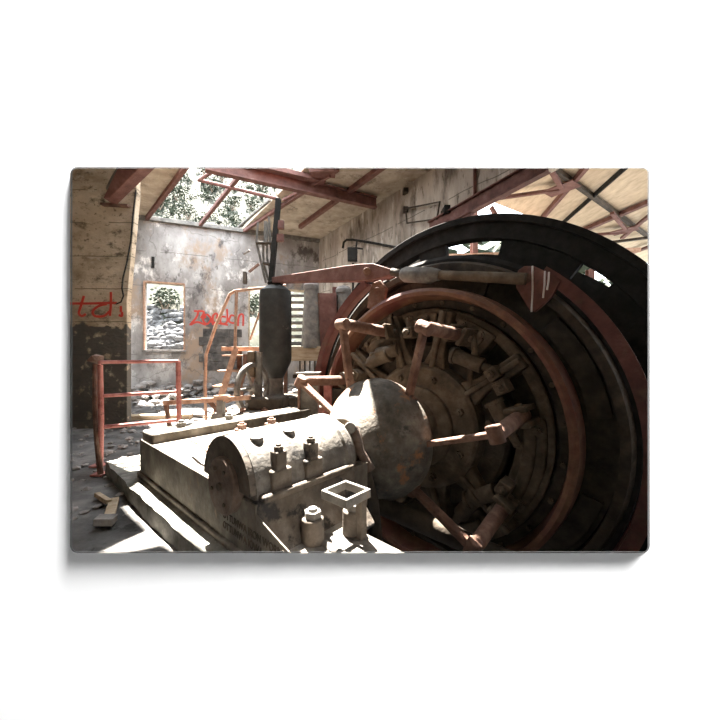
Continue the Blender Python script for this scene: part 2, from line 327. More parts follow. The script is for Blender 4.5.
# back wall with window and doorway, built of panels
def s_of(P): return (P-CC).dot(eb)
wx0 = s_of(onback(184.5, 300)); wx1 = s_of(onback(144.5, 300)); wz1 = onback(165, 283).z; wz0 = onback(165, 350).z
dx0 = s_of(onback(306, 300)); dx1 = s_of(onback(249, 300)); dz1 = onback(275, 289).z; dz0 = onback(275, 350).z
def wallpanel(m, s0, s1, z0, z1, th=.35, o=CC, e_=None, n_=None):
    e_ = e_ or eb; n_ = n_ or nb
    pts = [o+e_*s0, o+e_*s1]; pts = [Vector((p.x, p.y, 0)) for p in pts]
    m.prism([pts[0]+UPV*z0, pts[1]+UPV*z0, pts[1]+UPV*z1, pts[0]+UPV*z1], -n_*th)
SE = 8.2
m = MB()
cols = sorted([0, dx0, dx1, wx0, wx1, SE])
for a, b in zip(cols, cols[1:]):
    if abs(a-dx0) < 1e-4: wallpanel(m, a, b, FLOOR-.05, dz0); wallpanel(m, a, b, dz1, ROOF)
    elif abs(a-wx0) < 1e-4: wallpanel(m, a, b, FLOOR-.05, wz0); wallpanel(m, a, b, wz1, ROOF)
    else: wallpanel(m, a, b, FLOOR-.05, ROOF)
bmesh.ops.remove_doubles(m.bm, verts=m.bm.verts[:], dist=.0005)
struct('wall_back', m, M['conc_back'])
# window trim
def P_b(s, z, n=0): q = CC+eb*s+nb*n; return Vector((q.x, q.y, z))
m = MB(); w_ = .04
m.bar(P_b(wx0, wz0, .01), P_b(wx0, wz1, .01), w_, .16, nb); m.bar(P_b(wx1, wz0, .01), P_b(wx1, wz1, .01), w_, .16, nb)
m.bar(P_b(wx0, wz1, .01), P_b(wx1, wz1, .01), w_, .16, nb)
struct('window_1', m, M['tanrust'], .005)
struct('trim_1', MB().bar(P_b(wx0-.05, wz0-.03, -.1), P_b(wx1+.05, wz0-.03, -.1), .07, .34, nb), M['rubble'], .01)
m = MB(); m.bar(P_b(dx0, dz0, .01), P_b(dx0, dz1, .01), w_, .14, nb); m.bar(P_b(dx1, dz0, .01), P_b(dx1, dz1, .01), w_, .14, nb); m.bar(P_b(dx0, dz1, .01), P_b(dx1, dz1, .01), w_, .14, nb)
struct('window_2', m, M['wood'], .005)
# slit, small hook pieces on the wall
tag(MB().bar(P_b(s_of(onback(153, 260)), onback(153, 268).z, .02), P_b(s_of(onback(153, 260)), onback(154, 257).z, .02), .07, .03, nb).build('wall_slot_bar', M['black']),
    'short black iron bar fixed above the tall window in the back wall', 'iron bar')
# soot patch behind the graffiti: bricked-up opening, slightly proud
m = MB()
for i in range(5):
    y = 329+i*8.2; h = 8.0
    for j in range(3):
        xa = 203+j*13-(i % 2)*4; 
        s0, s1 = s_of(onback(xa, y)), s_of(onback(xa+12.8, y))
        m.bar(P_b((s0+s1)/2, onback(220, y+h).z, .02), P_b((s0+s1)/2, onback(220, y).z, .02), abs(s1-s0), .05, nb)
tag(m.build('blocked_opening', M['soot'], None, .01), kind='structure')

# right wall: long streaked concrete wall, cut off by the sloping rafter
r = lambda x, y: onright(x, y)
top0 = Vector((CC.x, CC.y, ROOF)); 
pA = r(433, 169); slopeTop = r(550, 163); slopeLow = r(425, 232)
p_topn = Vector((slopeTop.x, slopeTop.y, slopeTop.z))
k = (pA-CC)
lowfoot = Vector((slopeLow.x, slopeLow.y, FLOOR-.05))
hi = Vector((slopeTop.x, slopeTop.y, max(ROOF, slopeTop.z)))
m = MB(); m.prism([Vector((CC.x, CC.y, FLOOR-.05)), top0, Vector((pA.x, pA.y, ROOF)), hi+UPV*.02, slopeTop, slopeLow, lowfoot], -nr*.3)
struct('wall_right', m, M['conc_right'])

# column and the wall it belongs to, on the left
cr = U(127, 300, 6.2); 
m = MB()
c0 = Vector((-7.2, 6.2, 0)); xr = cr.x
tx = U(136.5, 190, 6.2).x
m.prism([Vector((-7.2, 6.2, FLOOR-.05)), Vector((xr, 6.2, FLOOR-.05)), Vector((xr, 6.2, U(0, 300, 6.2).z)), Vector((tx, 6.2, U(0, 195, 6.2).z)), Vector((tx, 6.2, ROOF-.05)), Vector((-7.2, 6.2, ROOF-.05))], (0, .12, 0))
struct('wall_left', m, M['conc_col'], .01)
struct('wall_left_side', MB().box((-7.35, 4.9, 1.33), (.3, 7.8, 5.6)), M['conc_col'])

# roof decks
def slab(pts, th=.09): return MB().prism([Vector(p) for p in pts], (0, 0, th))
def Rf(s, q, z=ROOF): p = CC+er*s+eb*q; return Vector((p.x, p.y, z))   # roof coordinates: along the right wall, along the back wall
qL4 = (UZ(249, 223, 4.05)-CC).dot(eb)
# express points in (er, eb) since the two are not square
def rq(P):
    d = P-CC; det = er.x*eb.y-er.y*eb.x
    return ((d.x*eb.y-d.y*eb.x)/det, (er.x*d.y-er.y*d.x)/det)
q4 = rq(UZ(249, 223, 4.05))[1]; q3 = rq(UZ(145, 217, 4.05))[1]; qL2 = rq(UZ(200, 223, 4.05))[1]
m = MB(); m.prism([Rf(-.35, -.3), Rf(-.35, q4), Rf(5.6, q4-.25), Rf(6.0, q4-.9), Rf(7.0, q4-1.1), Rf(7.6, -.3)], (0, 0, .09))
struct('ceiling', m, M['deck'])
NEARX = -.90  # unseen roof edge, placed to throw its shadow across cone and drum
m = MB(); m.prism([Rf(7.6, -.3), Rf(7.0, q4-1.15), Vector((NEARX, 5.6, ROOF)), Vector((NEARX, .8, ROOF)), Vector((8, .8, ROOF)), Vector((8, 3.0, ROOF))], (0, 0, .09))
cn = struct('ceiling_near_shade', m, M['deck'])
# gaps cut through the unseen roof so sun falls on the toggle links
for g0, g1, gw in (((-.66, 5.40), (.04, 4.56), .12), ((-.44, 4.47), (-.16, 4.84), .16), ((-.10, 4.90), (.06, 5.10), .15), ((-.62, 5.42), (-.50, 5.62), .14), ((-.44, 5.10), (-.32, 5.22), .1)):
    m = MB(); m.bar((*g0, ROOF), (*g1, ROOF), gw, .6, (0, 0, 1)); cut = m.build('cut', M['deck'], None, 0, False)
    bo = cn.modifiers.new('c', 'BOOLEAN'); bo.operation = 'DIFFERENCE'; bo.object = cut; bo.solver = 'EXACT'
    bpy.context.view_layer.update()
    nm = bpy.data.meshes.new_from_object(cn.evaluated_get(bpy.context.evaluated_depsgraph_get()))
    cn.modifiers.clear(); cn.data = nm; bpy.data.objects.remove(cut)
m = MB(); m.prism([Vector(p) for p in ((-2.2, .8, ROOF), (-2.3, 3.85, ROOF), (NEARX+.02, 3.85, ROOF), (NEARX+.02, .8, ROOF))], (0, 0, .09))
struct('ceiling_front_shade', m, M['deck'])  # unseen slab, added to cut sky light on the bearing
m = MB(); m.prism([Rf(-.35, q3), Rf(-.35, SE), Vector((-7.6, 8.5, ROOF)), Vector((-7.6, 4.0, ROOF)), Vector((-5.0, 6.6, ROOF)), UZ(186, 166, ROOF)], (0, 0, .09))
struct('ceiling_left', m, M['deck'])
m = MB(); m.prism([Vector(p) for p in ((-7.6, .8, ROOF), (-7.6, 4.8, ROOF), (-3.2, 4.8, ROOF), (-2.72, 4.95, ROOF), (-2.5, 4.80, ROOF), (-1.95, 4.36, ROOF), (-1.95, .8, ROOF))], (0, 0, .09))
m.prism([Vector(p) for p in ((-7.6, 4.79, ROOF), (-7.6, 6.9, ROOF), (-5.2, 6.9, ROOF), (-4.25, 6.2, ROOF), (-3.42, 5.53, ROOF), (-2.98, 5.18, ROOF), (-3.2, 4.79, ROOF))], (0, 0, .09))
struct('ceiling_left_shade', m, M['deck'])  # unseen slabs, outlined to shade the left floor and leave the plinth lit
tag(MB().bar((-4.3, 5.75, ROOF-.06), (-3.0, 5.95, ROOF-.06), .2, .1).build('shadow_board', M['wood']), 'unseen board added across the roof gap to shade the plinth corner', 'board')  # out-of-view board, added to cast a shadow band on the plinth
# gallery hood strip between entrance wall and holes
# roof timber and steel
zb = ROOF-.06
def beam(name, p0, p1, w, h, label, cat='roof beam', mt='redsteel', ib=False, group=None):
    m = MB()
    (m.ibeam if ib else m.bar)(p0, p1, w, h) if not ib else m.ibeam(p0, p1, w, h, .025)
    return tag(m.build(name, M[mt], None, .004), label, cat, group)
beam('roof_purlin', Rf(-.2, q3, zb), UZ(187, 165, zb), .10, .10, 'dark steel purlin along the left edge of the roof hole, beside the deck boards', mt='redsteel')
beam('roof_purlin', Rf(-.2, qL2, zb), UZ(252, 160, zb), .09, .09, 'bare purlin crossing the middle of the open roof hole in front of the hillside', mt='redsteel')
beam('roof_purlin', Rf(-.2, q4, zb), UZ(338, 169, zb), .09, .09, 'bare purlin along the right edge of the roof hole, meeting the grey deck', mt='redsteel')
beam('roof_purlin', UZ(300, 227, zb), UZ(389, 162, zb), .11, .12, 'dark purlin crossing the intact grey deck above the main red beam', mt='redsteel')
m = MB().ibeam(UZ(205, 164, 3.9), UZ(376, 203, 3.9), .16, .26, .03)
tag(m.build('roof_girder', M['redsteel'], None, .004), 'big red-brown steel girder crossing under the roof to the right wall', 'roof beam')
beam('roof_bar', UZ(238.5, 289-62, 4.0), UZ(270, 200, 4.0), .07, .05, 'thin steel bar slanting across the lower right of the roof hole', mt='greysteel')
m = MB().pipe([UZ(222, 166, 3.98), UZ(199, 180, 3.98), UZ(262, 195, 3.98), UZ(278, 199, 3.98)], .045)
tag(m.build('roof_pipe', M['redsteel']), 'bent pipe running across the top of the roof hole towards the black mast', 'pipe')
beam('roof_bar', UZ(283, 200, 3.98), UZ(330, 176, 3.98), .06, .06, 'thin red bar rising right from the mast top to the girder', mt='redsteel')
beam('roof_bar', U(289, 190, 7.7), U(289, 160, 7.7), .04, .04, 'short vertical steel hanger beside the main girder above the mast', mt='redsteel')
beam('roof_bar', UZ(255, 165, 4.02), UZ(325, 181, 4.02), .14, .1, 'broken red roof member with sky showing above it near the picture top', mt='redsteel')
tag(MB().box(UZ(322, 173, 4.05), (.55, .35, .1)).jitter(.05).build('hanging_roof_sheet', M['redsteel']), 'torn rusty sheet hanging in the gap above the main girder', 'roof sheet')
tag(MB().prism([U(112, 204, 6.15), U(118, 204, 6.1), U(164, 160, 5.4), U(140, 150, 5.4)], (.03, -.25, 0)).build('corbel_beam', M['redsteel'], None, .01), 'wide red-brown steel rafter end landing on top of the left concrete pier', 'roof beam')
tag(MB().pipe([U(110, 190, 6.1), U(116, 178, 6.0), U(124, 166, 5.9), U(130, 155, 5.8)], .07).build('grey_conduit', M['greysteel']), 'curved grey conduit beside the rafter end on the left pier', 'pipe')
m = MB(); m.bar(U(102, 204.5, 6.15), U(129, 206, 6.15), .10, .04)
tag(m.build('bearing_plate', M['rust'], None, .004), 'thin rusty bearing plate under the rafter end on the left pier', 'steel plate')
wire = [U(x, y, 6.15) for x, y in ((136, 190), (133, 215), (131, 240), (127, 262), (123, 278), (122, 288), (123.5, 296), (121, 302), (116, 304))]
tag(MB().pipe(wire, .014).build('hanging_cable', M['black']), 'thin dark cable hanging down the edge of the left concrete pier', 'cable')

# wall top ledge
beam('wall_plate', Rf(0, 0, ROOF-.05)+nb*.05, Rf(0, SE-.4, ROOF-.05)+nb*.05, .16, .12, 'rusty wall plate lying along the top of the back wall under the hole', mt='greysteel')
# roof over the far right bay
EB0 = UZ(500, 205, 4.3); EB1 = UZ(648, 263, 4.3); eE = (EB1-EB0).normalized()
far0 = EB0-eE*1.2; far1 = EB1+eE*2.5
m = MB(); m.prism([far0, far1, Vector((15, 13, 4.3)), Vector((15, 3.1, 4.3)), Vector((3.1, 3.1, 4.3)), Vector((2.4, 5.8, 4.3)), Vector((1.9, 6.8, 4.3))], (0, 0, .09))
struct('ceiling_right', m, M['deckB'])
zt = 4.2
def T(x, y, z=zt): return UZ(x, y, z)
beam('truss_rafter', r(432, 229)+nr*.07, r(550, 165)+nr*.07, .14, .26, 'heavy red rafter sloping up along the cut end of the right wall', 'roof truss', ib=True)
beam('truss_purlin', T(627, 166), T(556, 229), .05, .12, 'thin dark purlin crossing the tan ceiling in the upper right', mt='black')
beam('truss_purlin', T(587, 166), T(538, 223), .10, .14, 'red purlin with pale flange crossing the tan ceiling nearest the rafter', mt='redsteel')
beam('truss_purlin', T(700, 180), T(570, 236), .16, .12, 'wide red tie beam sloping across the lower right tan ceiling', mt='redsteel')
beam('truss_chord', T(549, 165), T(660, 245), .09, .13, 'long dark truss chord running across all purlins of the tan ceiling', 'roof truss', mt='darkbrown')
beam('truss_strut', T(500, 198, 4.1), T(560, 189.5, 4.1), .09, .08, 'red strut running level from the rafter to the upper gusset plate', 'roof truss')
beam('truss_strut', T(550, 169, 4.1), T(562, 188, 4.1), .10, .08, 'short red strut dropping from the chord to the upper gusset plate', 'roof truss')
beam('truss_strut', T(583, 235.5, 4.1), T(625, 232.5, 4.1), .10, .08, 'red strut running level to the lower gusset plate', 'roof truss')
beam('truss_strut', T(612, 213, 4.1), T(626, 230, 4.1), .10, .08, 'short red strut dropping from the chord to the lower gusset plate', 'roof truss')
beam('truss_strut', T(622, 238, 4.12), T(662, 205, 4.12), .12, .08, 'red purlin rising right from the lower gusset plate', 'roof truss')
beam('truss_strut', T(605, 243, 4.12), T(662, 236, 4.12), .12, .08, 'dark flat tie below the lower gusset plate', 'roof truss', mt='darkbrown')
beam('truss_strut', T(620, 257, 4.12), T(660, 243, 4.12), .2, .08, 'lowest red purlin at the right edge above the drum rim', 'roof truss')
for (x, y), lab in (((561, 189), 'upper dark gusset plate joining the red struts under the tan ceiling'), ((624, 231), 'lower dark gusset plate joining the red struts near the right edge')):
    c = T(x, y, 4.1); tag(MB().box(c, (.5, .7, .03), Matrix.Rotation(.6, 3, 'Z')).build('gusset_plate', M['redsteel']), lab, 'gusset plate')
beam('truss_strut', r(461, 223)+nr*.05, r(474, 214)+nr*.05, .10, .08, 'small red strut under the wall rafter crossing the sky gap', 'roof truss')
beam('truss_strut', U(491, 207, 8.6), U(498, 219, 8.6), .12, .08, 'short dark strut crossing the triangle of sky over the drum rim', 'roof truss')
beam('truss_strut', UZ(438, 224, 3.9)+Vector((0, 0, -.25)), UZ(540, 226, 3.9)+Vector((0, 0, -.25)), .08, .12, 'long level tie seen just over the top of the drum rim', 'roof truss')
# columns of the far bay
for x, lab in ((590, 'red steel post seen through the right slot of the drum rim'), (474, 'thin steel post seen through the left slot of the drum rim')):
    p = U(x, 300, 10.0 if x > 500 else 9.4)
    tag(MB().ibeam(Vector((p.x, p.y, FLOOR-.02)), Vector((p.x, p.y, 2.5 if x > 500 else 4.25)), .16, .16, .02, (0, 1, 0)).build('bay_post', M['redsteel']), lab, 'steel post')
tag(MB().bar(U(430, 257, 9.3), U(640, 250, 9.3), .08, .12).build('bay_girt', M['tanrust']), 'level girt behind the drum seen through both rim slots', 'steel girt')
tag(MB().box((11.5, 5.0, .0), (.12, 8, 3)).build('panel_board', M['tanrust']), 'low rusty side cladding of the open right bay', 'cladding') 

# ------------------------------------------------------------------ outside: hillside, bushes
bm = bmesh.new(); bmesh.ops.create_grid(bm, x_segments=150, y_segments=110, size=1)
def hillz(x, y):
    k = (y - (12.9 + .38*(x+1.5)))                      # distance beyond the back wall line
    sl = .68 if x < 1 else max(.44, .68-.10*(x-1))
    z = FLOOR-.05 + max(0, k-.8)*sl
    z += (noise.fractal(Vector((x*.22, y*.22, 1)), 1, 2, 4)*1.1 + .35*noise.noise(Vector((x*1.2, y*1.2, 5))))*min(1, max(0, k-.5)/3)
    return z
for v in bm.verts:
    x = v.co.x*52; y = 13.2+(v.co.y+1)*30+.38*(x+1.5)
    v.co = Vector((x, y, hillz(x, y)))
m = MB(); m.bm.free(); m.bm = bm
tag(m.build('hillside', M['hill']), kind='structure')
m = MB(); m.box((20, 6, FLOOR-.1), (12, 26, .1)); m.box((-20, 8, FLOOR-.1), (24, 30, .1))
struct('ground', m, M['hill'])
def bush(x, y, h, label, group=None, z=None):
    z = hillz(x, y) if z is None else z
    t = thing('hillside_bush', label, 'bush', (x, y, z-.05), 0, group)
    tr = MB()
    for k in range(4):
        a = random.random()*6; tr.tube((0, 0, 0), (math.cos(a)*h*.25, math.sin(a)*h*.25, h*.6), h*.04, h*.015, 6)
    tr.build('stem', M['bark'], t)
    lf = MB(); b = lf.bm
    for k in range(int(420)):
        g = Vector((random.gauss(0, 1), random.gauss(0, 1), random.gauss(0, 1))).normalized()*(random.random()**.45)
        c = Vector((g.x*h*.55, g.y*h*.55, h*.58+g.z*h*.42)); c += noise.noise_vector(c*2)*h*.12
        s_ = h*.06*random.uniform(.6, 1.4); u = Vector((random.gauss(0, 1), random.gauss(0, 1), random.gauss(0, 1))).normalized(); a, b2, d = frame(u)
        vs = [b.verts.new(c+a*s_), b.verts.new(c+b2*s_*.6), b.verts.new(c-a*s_), b.verts.new(c-b2*s_*.6)]; b.faces.new(vs)
    lf.build('foliage', M['leaf'], t, 0, False)
    return t
def on_hill(px, py):
    Y = 12.5
    while Y < 70:
        P = U(px, py, Y)
        if P.z < hillz(P.x, Y): return P
        Y += .15
    return U(px, py, 40)
BU = [(165, 308, 1.25, 'green bush seen through the tall window in the back wall'),
      (177, 196, 1.7, 'dark green bush on the hillside at the left of the roof hole'),
      (188, 214, 1.3, 'low bush just above the back wall top, left of the middle purlin'),
      (212, 186, 1.5, 'grey-green bush between the first and second purlin of the roof hole'),
      (232, 205, 1.5, 'small bush seen under the middle purlin of the roof hole'),
      (222, 176, 1.8, 'round bush high on the hillside behind the bent roof pipe'),
      (262, 186, 1.9, 'bush behind the bent roof pipe near the mast top'),
      (252, 205, 1.4, 'bush on the bare slope near the lower right of the roof hole'),
      (160, 205, 1.5, 'bush on the slope in the lowest left corner of the roof hole'),
      (204, 168, 2.2, 'highest bush at the top edge of the roof hole'),
      (253, 310, 1.3, 'sunlit bush seen through the opening behind the ladder handrail')]
for px, py, h, lab in BU:
    P = on_hill(px, py+6); bush(P.x, P.y, h, lab)
for px, Y, h, lab in ((462, 15, 6.6, 'leafy tree seen through the left slot of the drum rim'), (497, 16.5, 7.4, 'tree crown at the right end of the left rim slot'), (600, 19.5, 6.8, 'pale tree seen through the right slot of the drum rim')):
    p = U(px, 300, Y); bush(p.x, p.y, h, lab, z=FLOOR)
lf = MB(); b = lf.bm
for k in range(170):
    px = random.uniform(140, 330); P = on_hill(px, random.uniform(165, 232)); h = random.uniform(.25, .8)
    for j in range(60):
        c = Vector((P.x, P.y, hillz(P.x, P.y)+h*.4))+Vector((random.gauss(0, 1), random.gauss(0, 1), random.gauss(0, .7)))*h*.4
        s_ = .09*random.uniform(.6, 1.5); a, b2, d = frame((random.gauss(0, 1), random.gauss(0, 1), random.gauss(0, 1)+.01))
        b.faces.new([b.verts.new(c+a*s_), b.verts.new(c+b2*s_*.6), b.verts.new(c-a*s_), b.verts.new(c-b2*s_*.6)])
tag(lf.build('hillside_scrub', M['leaf'], None, 0, False), 'low scrub scattered over the dry hillside', 'scrub', kind='stuff')
# talus boulders outside the window
m = MB()
for k in range(330):
    px = random.uniform(138, 190); py = random.uniform(312, 352); P = on_hill(px, py)
    P.z = hillz(P.x, P.y); m.rock(P, random.uniform(.08, .32))
tag(m.build('talus', M['rockface'], None, 0, False), 'field of pale broken stones on the slope outside the tall window', 'stones', kind='stuff')

# ------------------------------------------------------------------ graffiti
def stroke(mb, pts, f, r, n_):
    """flat sprayed strokes lying on a wall"""
    P = [f(x, y) for x, y in pts]; Q = []
    for i in range(len(P)-1):
        for k in range(4):
            t = k/4; p0 = P[max(i-1, 0)]; p1 = P[i]; p2 = P[i+1]; p3 = P[min(i+2, len(P)-1)]
            Q.append(.5*((2*p1)+(p2-p0)*t+(2*p0-5*p1+4*p2-p3)*t*t+(-p0+3*p1-3*p2+p3)*t**3))
    Q.append(P[-1]); prev = None
    for i, p in enumerate(Q):
        d = (Q[min(i+1, len(Q)-1)]-Q[max(i-1, 0)]).normalized(); s_ = d.cross(n_).normalized()*r
        cur = [mb.bm.verts.new(p+s_+n_*.006), mb.bm.verts.new(p-s_+n_*.006), mb.bm.verts.new(p-s_-n_*.01), mb.bm.verts.new(p+s_-n_*.01)]
        if prev:
            for k in range(4): mb.bm.faces.new((prev[k], prev[(k+1) % 4], cur[(k+1) % 4], cur[k]))
        else: mb.bm.faces.new(cur)
        prev = cur
    mb.bm.faces.new(prev[::-1])
colf = lambda x, y: U(x, y, 6.2)
m = MB()
for st in ([(70, 303.5), (90, 303.5), (110, 303), (117, 303)], [(84, 296), (81, 306), (79, 313), (82, 316), (86, 314)],
           [(107, 304), (99, 306), (93, 311), (95, 316), (104, 316), (110, 311)], [(111, 292), (111, 304), (110, 316)], [(121, 306), (121, 312)], [(122, 312), (122, 316), (119, 315)]):
    stroke(m, st, colf, .022, Vector((0, -1, 0)))
tag(m.build('graffiti_lettering', M['graffiti'], None, 0, False), 'red sprayed letters on the tan part of the left concrete pier', 'graffiti')
m = MB()
for st in ([(194, 311), (198, 312), (196, 318), (190, 325), (197, 322), (206, 325)], [(198, 311), (204, 312), (201, 318)],
           [(206, 314), (203, 320), (207, 324), (211, 319), (207, 314)], [(213, 325), (213, 316), (217, 314), (218, 324)], [(216, 318), (222, 316)],
           [(227, 309), (227, 322), (221, 323), (221, 317), (226, 317)], [(231, 315), (229, 321), (234, 323), (236, 317), (231, 315)], [(238, 326), (239, 316), (243, 315), (243, 326)],
           [(201, 318), (206, 317)], [(211, 322), (228, 325)]):
    stroke(m, st, onback, .03, nb)
tag(m.build('graffiti_lettering', M['graffiti'], None, 0, False), 'red sprayed word on the back wall behind the ladder', 'graffiti')

# ------------------------------------------------------------------ the hoist: local frame x = across, y = along the shaft (away), z = up
TH = math.radians(41.636); P0 = Vector((1.305, 4.662, -.88))
ax = Vector((math.sin(TH), math.cos(TH), 0)); px_ = Vector((math.cos(TH), -math.sin(TH), 0))
def L(x, y, t):                                 # point at axial position t, in the hoist's own frame
    d = Vector(((x-360)/F, 1, -(y-HY)/F)); X = d*((P0.dot(ax)+t)/d.dot(ax)); v = X-P0
    return Vector((v.dot(px_), t, v.z))
def G(v): v = Vector(v); return P0+px_*v.x+ax*v.y+UPV*v.z          # hoist frame -> world
def pol(t, r_, deg): g = math.radians(deg); return Vector((r_*math.cos(g), t, r_*math.sin(g)))
def hthing(name, label, cat): return thing(name, label, cat, P0, -TH)

drum = hthing('hoist_drum', 'huge black hoist drum wheel with slotted rim and red rings filling the right side', 'hoist drum')
m = MB(); m.ring(-.02, .16, 2.42, 2.70, n=128); m.ring(-.06, .20, 2.63, 2.72, n=128); m.build('outer_rim', M['black'], drum, .008)
# web between rim and drum, in pieces with slots left open
m = MB(); m.ring(.0, .10, 1.4, 2.22, n=128)
for (a0, a1) in ((-6, 41.5), (50.5, 59), (64, 73.5), (92.5, 103), (112, 354)): m.arcseg(.0, .10, 2.2, 2.5, a0, a1, max(4, int((a1-a0)/3)))
m.arcseg(.0, .10, 2.2, 2.41, 59, 64, 4)
m.build('rim_web', M['black'], drum)
m = MB(); m.lathe([(-.55, 2.05), (-.5, 2.1), (-.1, 2.1), (0, 2.0), (1.6, 2.0), (1.6, 1.9), (-.55, 1.9)], n=128, close=True)
m.build('drum_shell', M['black'], drum)
m = MB(); m.ring(1.6, 1.75, 1.85, 2.45, n=96); m.build('far_flange', M['black'], drum)
m = MB(); m.lathe([(-.42, .3), (-.42, 1.95), (-.36, 1.95), (-.36, .3)], n=96, close=True); m.build('web_plate', M['darkbrown'], drum)
# brake ring path on the drum
m = MB(); m.lathe([(-.62, 1.98), (-.50, 2.04), (-.50, 1.9), (-.62, 1.9)], n=128, close=True); m.build('brake_path', M['darkbrown'], drum)
for k in range(6):
    g = 8+k*60; MB().arcseg(-.47, -.40, 1.66, 1.86, g, g+34, 16).build('web_rib', M['darkbrown'], drum, .01)
# clutch ring nearest the camera
m = MB(); m.lathe([(-.92, 1.56), (-.94, 1.60), (-.92, 1.64), (-.70, 1.66), (-.45, 1.62), (-.45, 1.52), (-.7, 1.53)], n=128, close=True); m.build('clutch_ring', M['bandtan'], drum)
m = MB(); m.lathe([(-.66, 1.44), (-.66, 1.54), (-.5, 1.54), (-.45, 1.30), (-.5, 1.28)], n=96, close=True); m.build('inner_ring', M['darkbrown'], drum)
m = MB(); m.ring(-.74, -.52, 1.30, 1.42, n=96); m.jitter(.008, 5); m.build('shoe_ring', M['brown'], drum, .02)
for k in range(24):
    m = MB(); p = pol(-.68, 1.49, 7+15*k); m.hexnut(p, (0, -1, 0), .028, .03); m.build('ring_bolt', M['brown'], drum)

# clutch spider
sp = hthing('clutch_spider', 'brown cast clutch spider with bolted hub inside the red ring of the drum', 'clutch spider')
m = MB(); m.lathe([(-.93, .30), (-.95, .36), (-.94, .70), (-.90, .74), (-.5, .78), (-.44, .80), (-.44, .30)], n=64, close=True); m.build('hub_disc', M['brown'], sp, .01)
m = MB(); m.lathe([(-1.22, .20), (-1.22, .29), (-1.17, .32), (-1.04, .33), (-1.02, .42), (-.99, .47), (-.9, .48), (-.9, .2)], n=48, close=True); m.build('hub_collar', M['brown'], sp, .008)
m = MB(); m.lathe([(-.72, .74), (-.74, .80), (-.72, .96), (-.68, 1.0), (-.43, 1.0), (-.43, .74)], n=64, close=True); m.build('hub_flange', M['darkbrown'], sp, .01)
for k in range(8):
    MB().hexnut(pol(-.95, .6, 22+45*k), (0, -1, 0), .045, .05).build('hub_bolt', M['brown'], sp)
arms = [142, 108, 76, 35, -42, -75, -120, 190]
def arm(deg, r0, r1, w0, w1, t0, t1):
    m = MB(); g = math.radians(deg); d = Vector((math.cos(g), 0, math.sin(g))); s_ = Vector((-math.sin(g), 0, math.cos(g))); y0 = Vector((0, t0, 0))
    m.prism([d*r0+s_*w0/2+y0, d*(r0+.3*(r1-r0))+s_*w1/2+y0, d*r1+s_*w1/2+y0, d*r1-s_*w1/2+y0, d*(r0+.3*(r1-r0))-s_*w1/2+y0, d*r0-s_*w0/2+y0], (0, t1-t0, 0))
    m.prism([d*r0+s_*.03+y0, d*r1+s_*.03+y0, d*r1-s_*.03+y0, d*r0-s_*.03+y0], (0, -.07, 0))
    return m
for g in arms: arm(g, .72, 1.40, .30, .17, -.86, -.50).build('spider_arm', M['brown'], sp, .02)
# curved clutch shoes with lugs, slotted pads
for k, (g0, g1) in enumerate([(-34, 10), (50, 70), (82, 102), (113, 136), (-70, -50), (150, 182), (-140, -105)]):
    m = MB(); m.arcseg(-.80, -.55, 1.08, 1.36, g0, g1, 16); m.arcseg(-.86, -.80, 1.16, 1.28, g0+3, g1-3, 12)
    m.jitter(.012, 4); s_ = m.build('clutch_shoe', M['brown'], sp, .03, seg=3)
    for gg in (g0+5, g1-5): MB().hexnut(pol(-.84, 1.3, gg), (0, -1, 0), .04, .04).build('shoe_bolt', M['brown'], s_)
# adjusting barrels (threaded cylinders between shoes)
for g, dr in ((128, 1), (118, 1), (12, -1), (-40, 1), (-52, -1), (-112, 1), (52, -1)):
    c = pol(-.88, 1.0, g); gg = math.radians(g+90*dr*.8); d = Vector((math.cos(gg), 0, math.sin(gg)))
    m = MB(); m.tube(c-d*.17, c+d*.17, .085, .085, 20); m.tube(c+d*.17, c+d*.30, .045, .045, 12); m.tube(c-d*.19, c-d*.15, .105, .105, 20)
    m.build('adjusting_barrel', M['brown'], sp, .008)
for g in (28, 36, 95, 150, -25, -75):
    c = pol(-.9, 1.12, g); m = MB(); m.box(c, (.13, .2, .13), Matrix.Rotation(-math.radians(g), 3, 'Y')); m.hexnut(c+Vector((0, -.1, 0)), (0, -1, 0), .045, .05)
    m.build('lug', M['brown'], sp, .02)
m = MB(); rr = [pol(-.86, 1.30, 60), pol(-.88, 1.12, 52), pol(-.86, .98, 50), pol(-.84, .86, 44), pol(-.84, .80, 38)]
m.pipe(rr, .035); m.build('spring_rod', M['brown'], sp)
m = MB(); rr = [pol(-.86, .82, 10), pol(-.88, .9, 5), pol(-.88, 1.05, 8), pol(-.86, 1.2, 10)]; m.pipe(rr, .03); m.build('spring_rod', M['brown'], sp)

# shaft, sleeve, shield
sh = hthing('main_shaft', 'thick rusty main shaft between the bearing and the clutch hub', 'shaft')
MB().tube((0, -3.1, 0), (0, 1.0, 0), .16, n=40).build('shaft_bar', M['rustdisc'], sh)
m = MB(); m.lathe([(-2.36, .16), (-2.36, .25), (-2.26, .25), (-2.26, .21), (-2.14, .21), (-2.14, .26), (-2.08, .26), (-2.08, .16)], n=48, close=True); m.build('collar', M['brown'], sh, .01)
sd_ = hthing('shift_cone', 'mottled grey and rust flared cone sleeve on the shaft behind the bearing, half in sun', 'clutch cone')
m = MB(); m.lathe([(-2.2, .17), (-2.2, .27), (-2.12, .33), (-1.98, .46), (-1.88, .55), (-1.78, .60), (-1.66, .61), (-1.62, .60), (-1.60, .54), (-1.56, .28), (-1.3, .26), (-1.3, .17)], n=64, close=True)
m.build('cone', M['shield'], sd_, .006)
m = MB(); m.lathe([(-1.3, .17), (-1.3, .24), (-1.22, .24), (-1.22, .17)], n=48, close=True); m.build('sleeve', M['brown'], sd_)

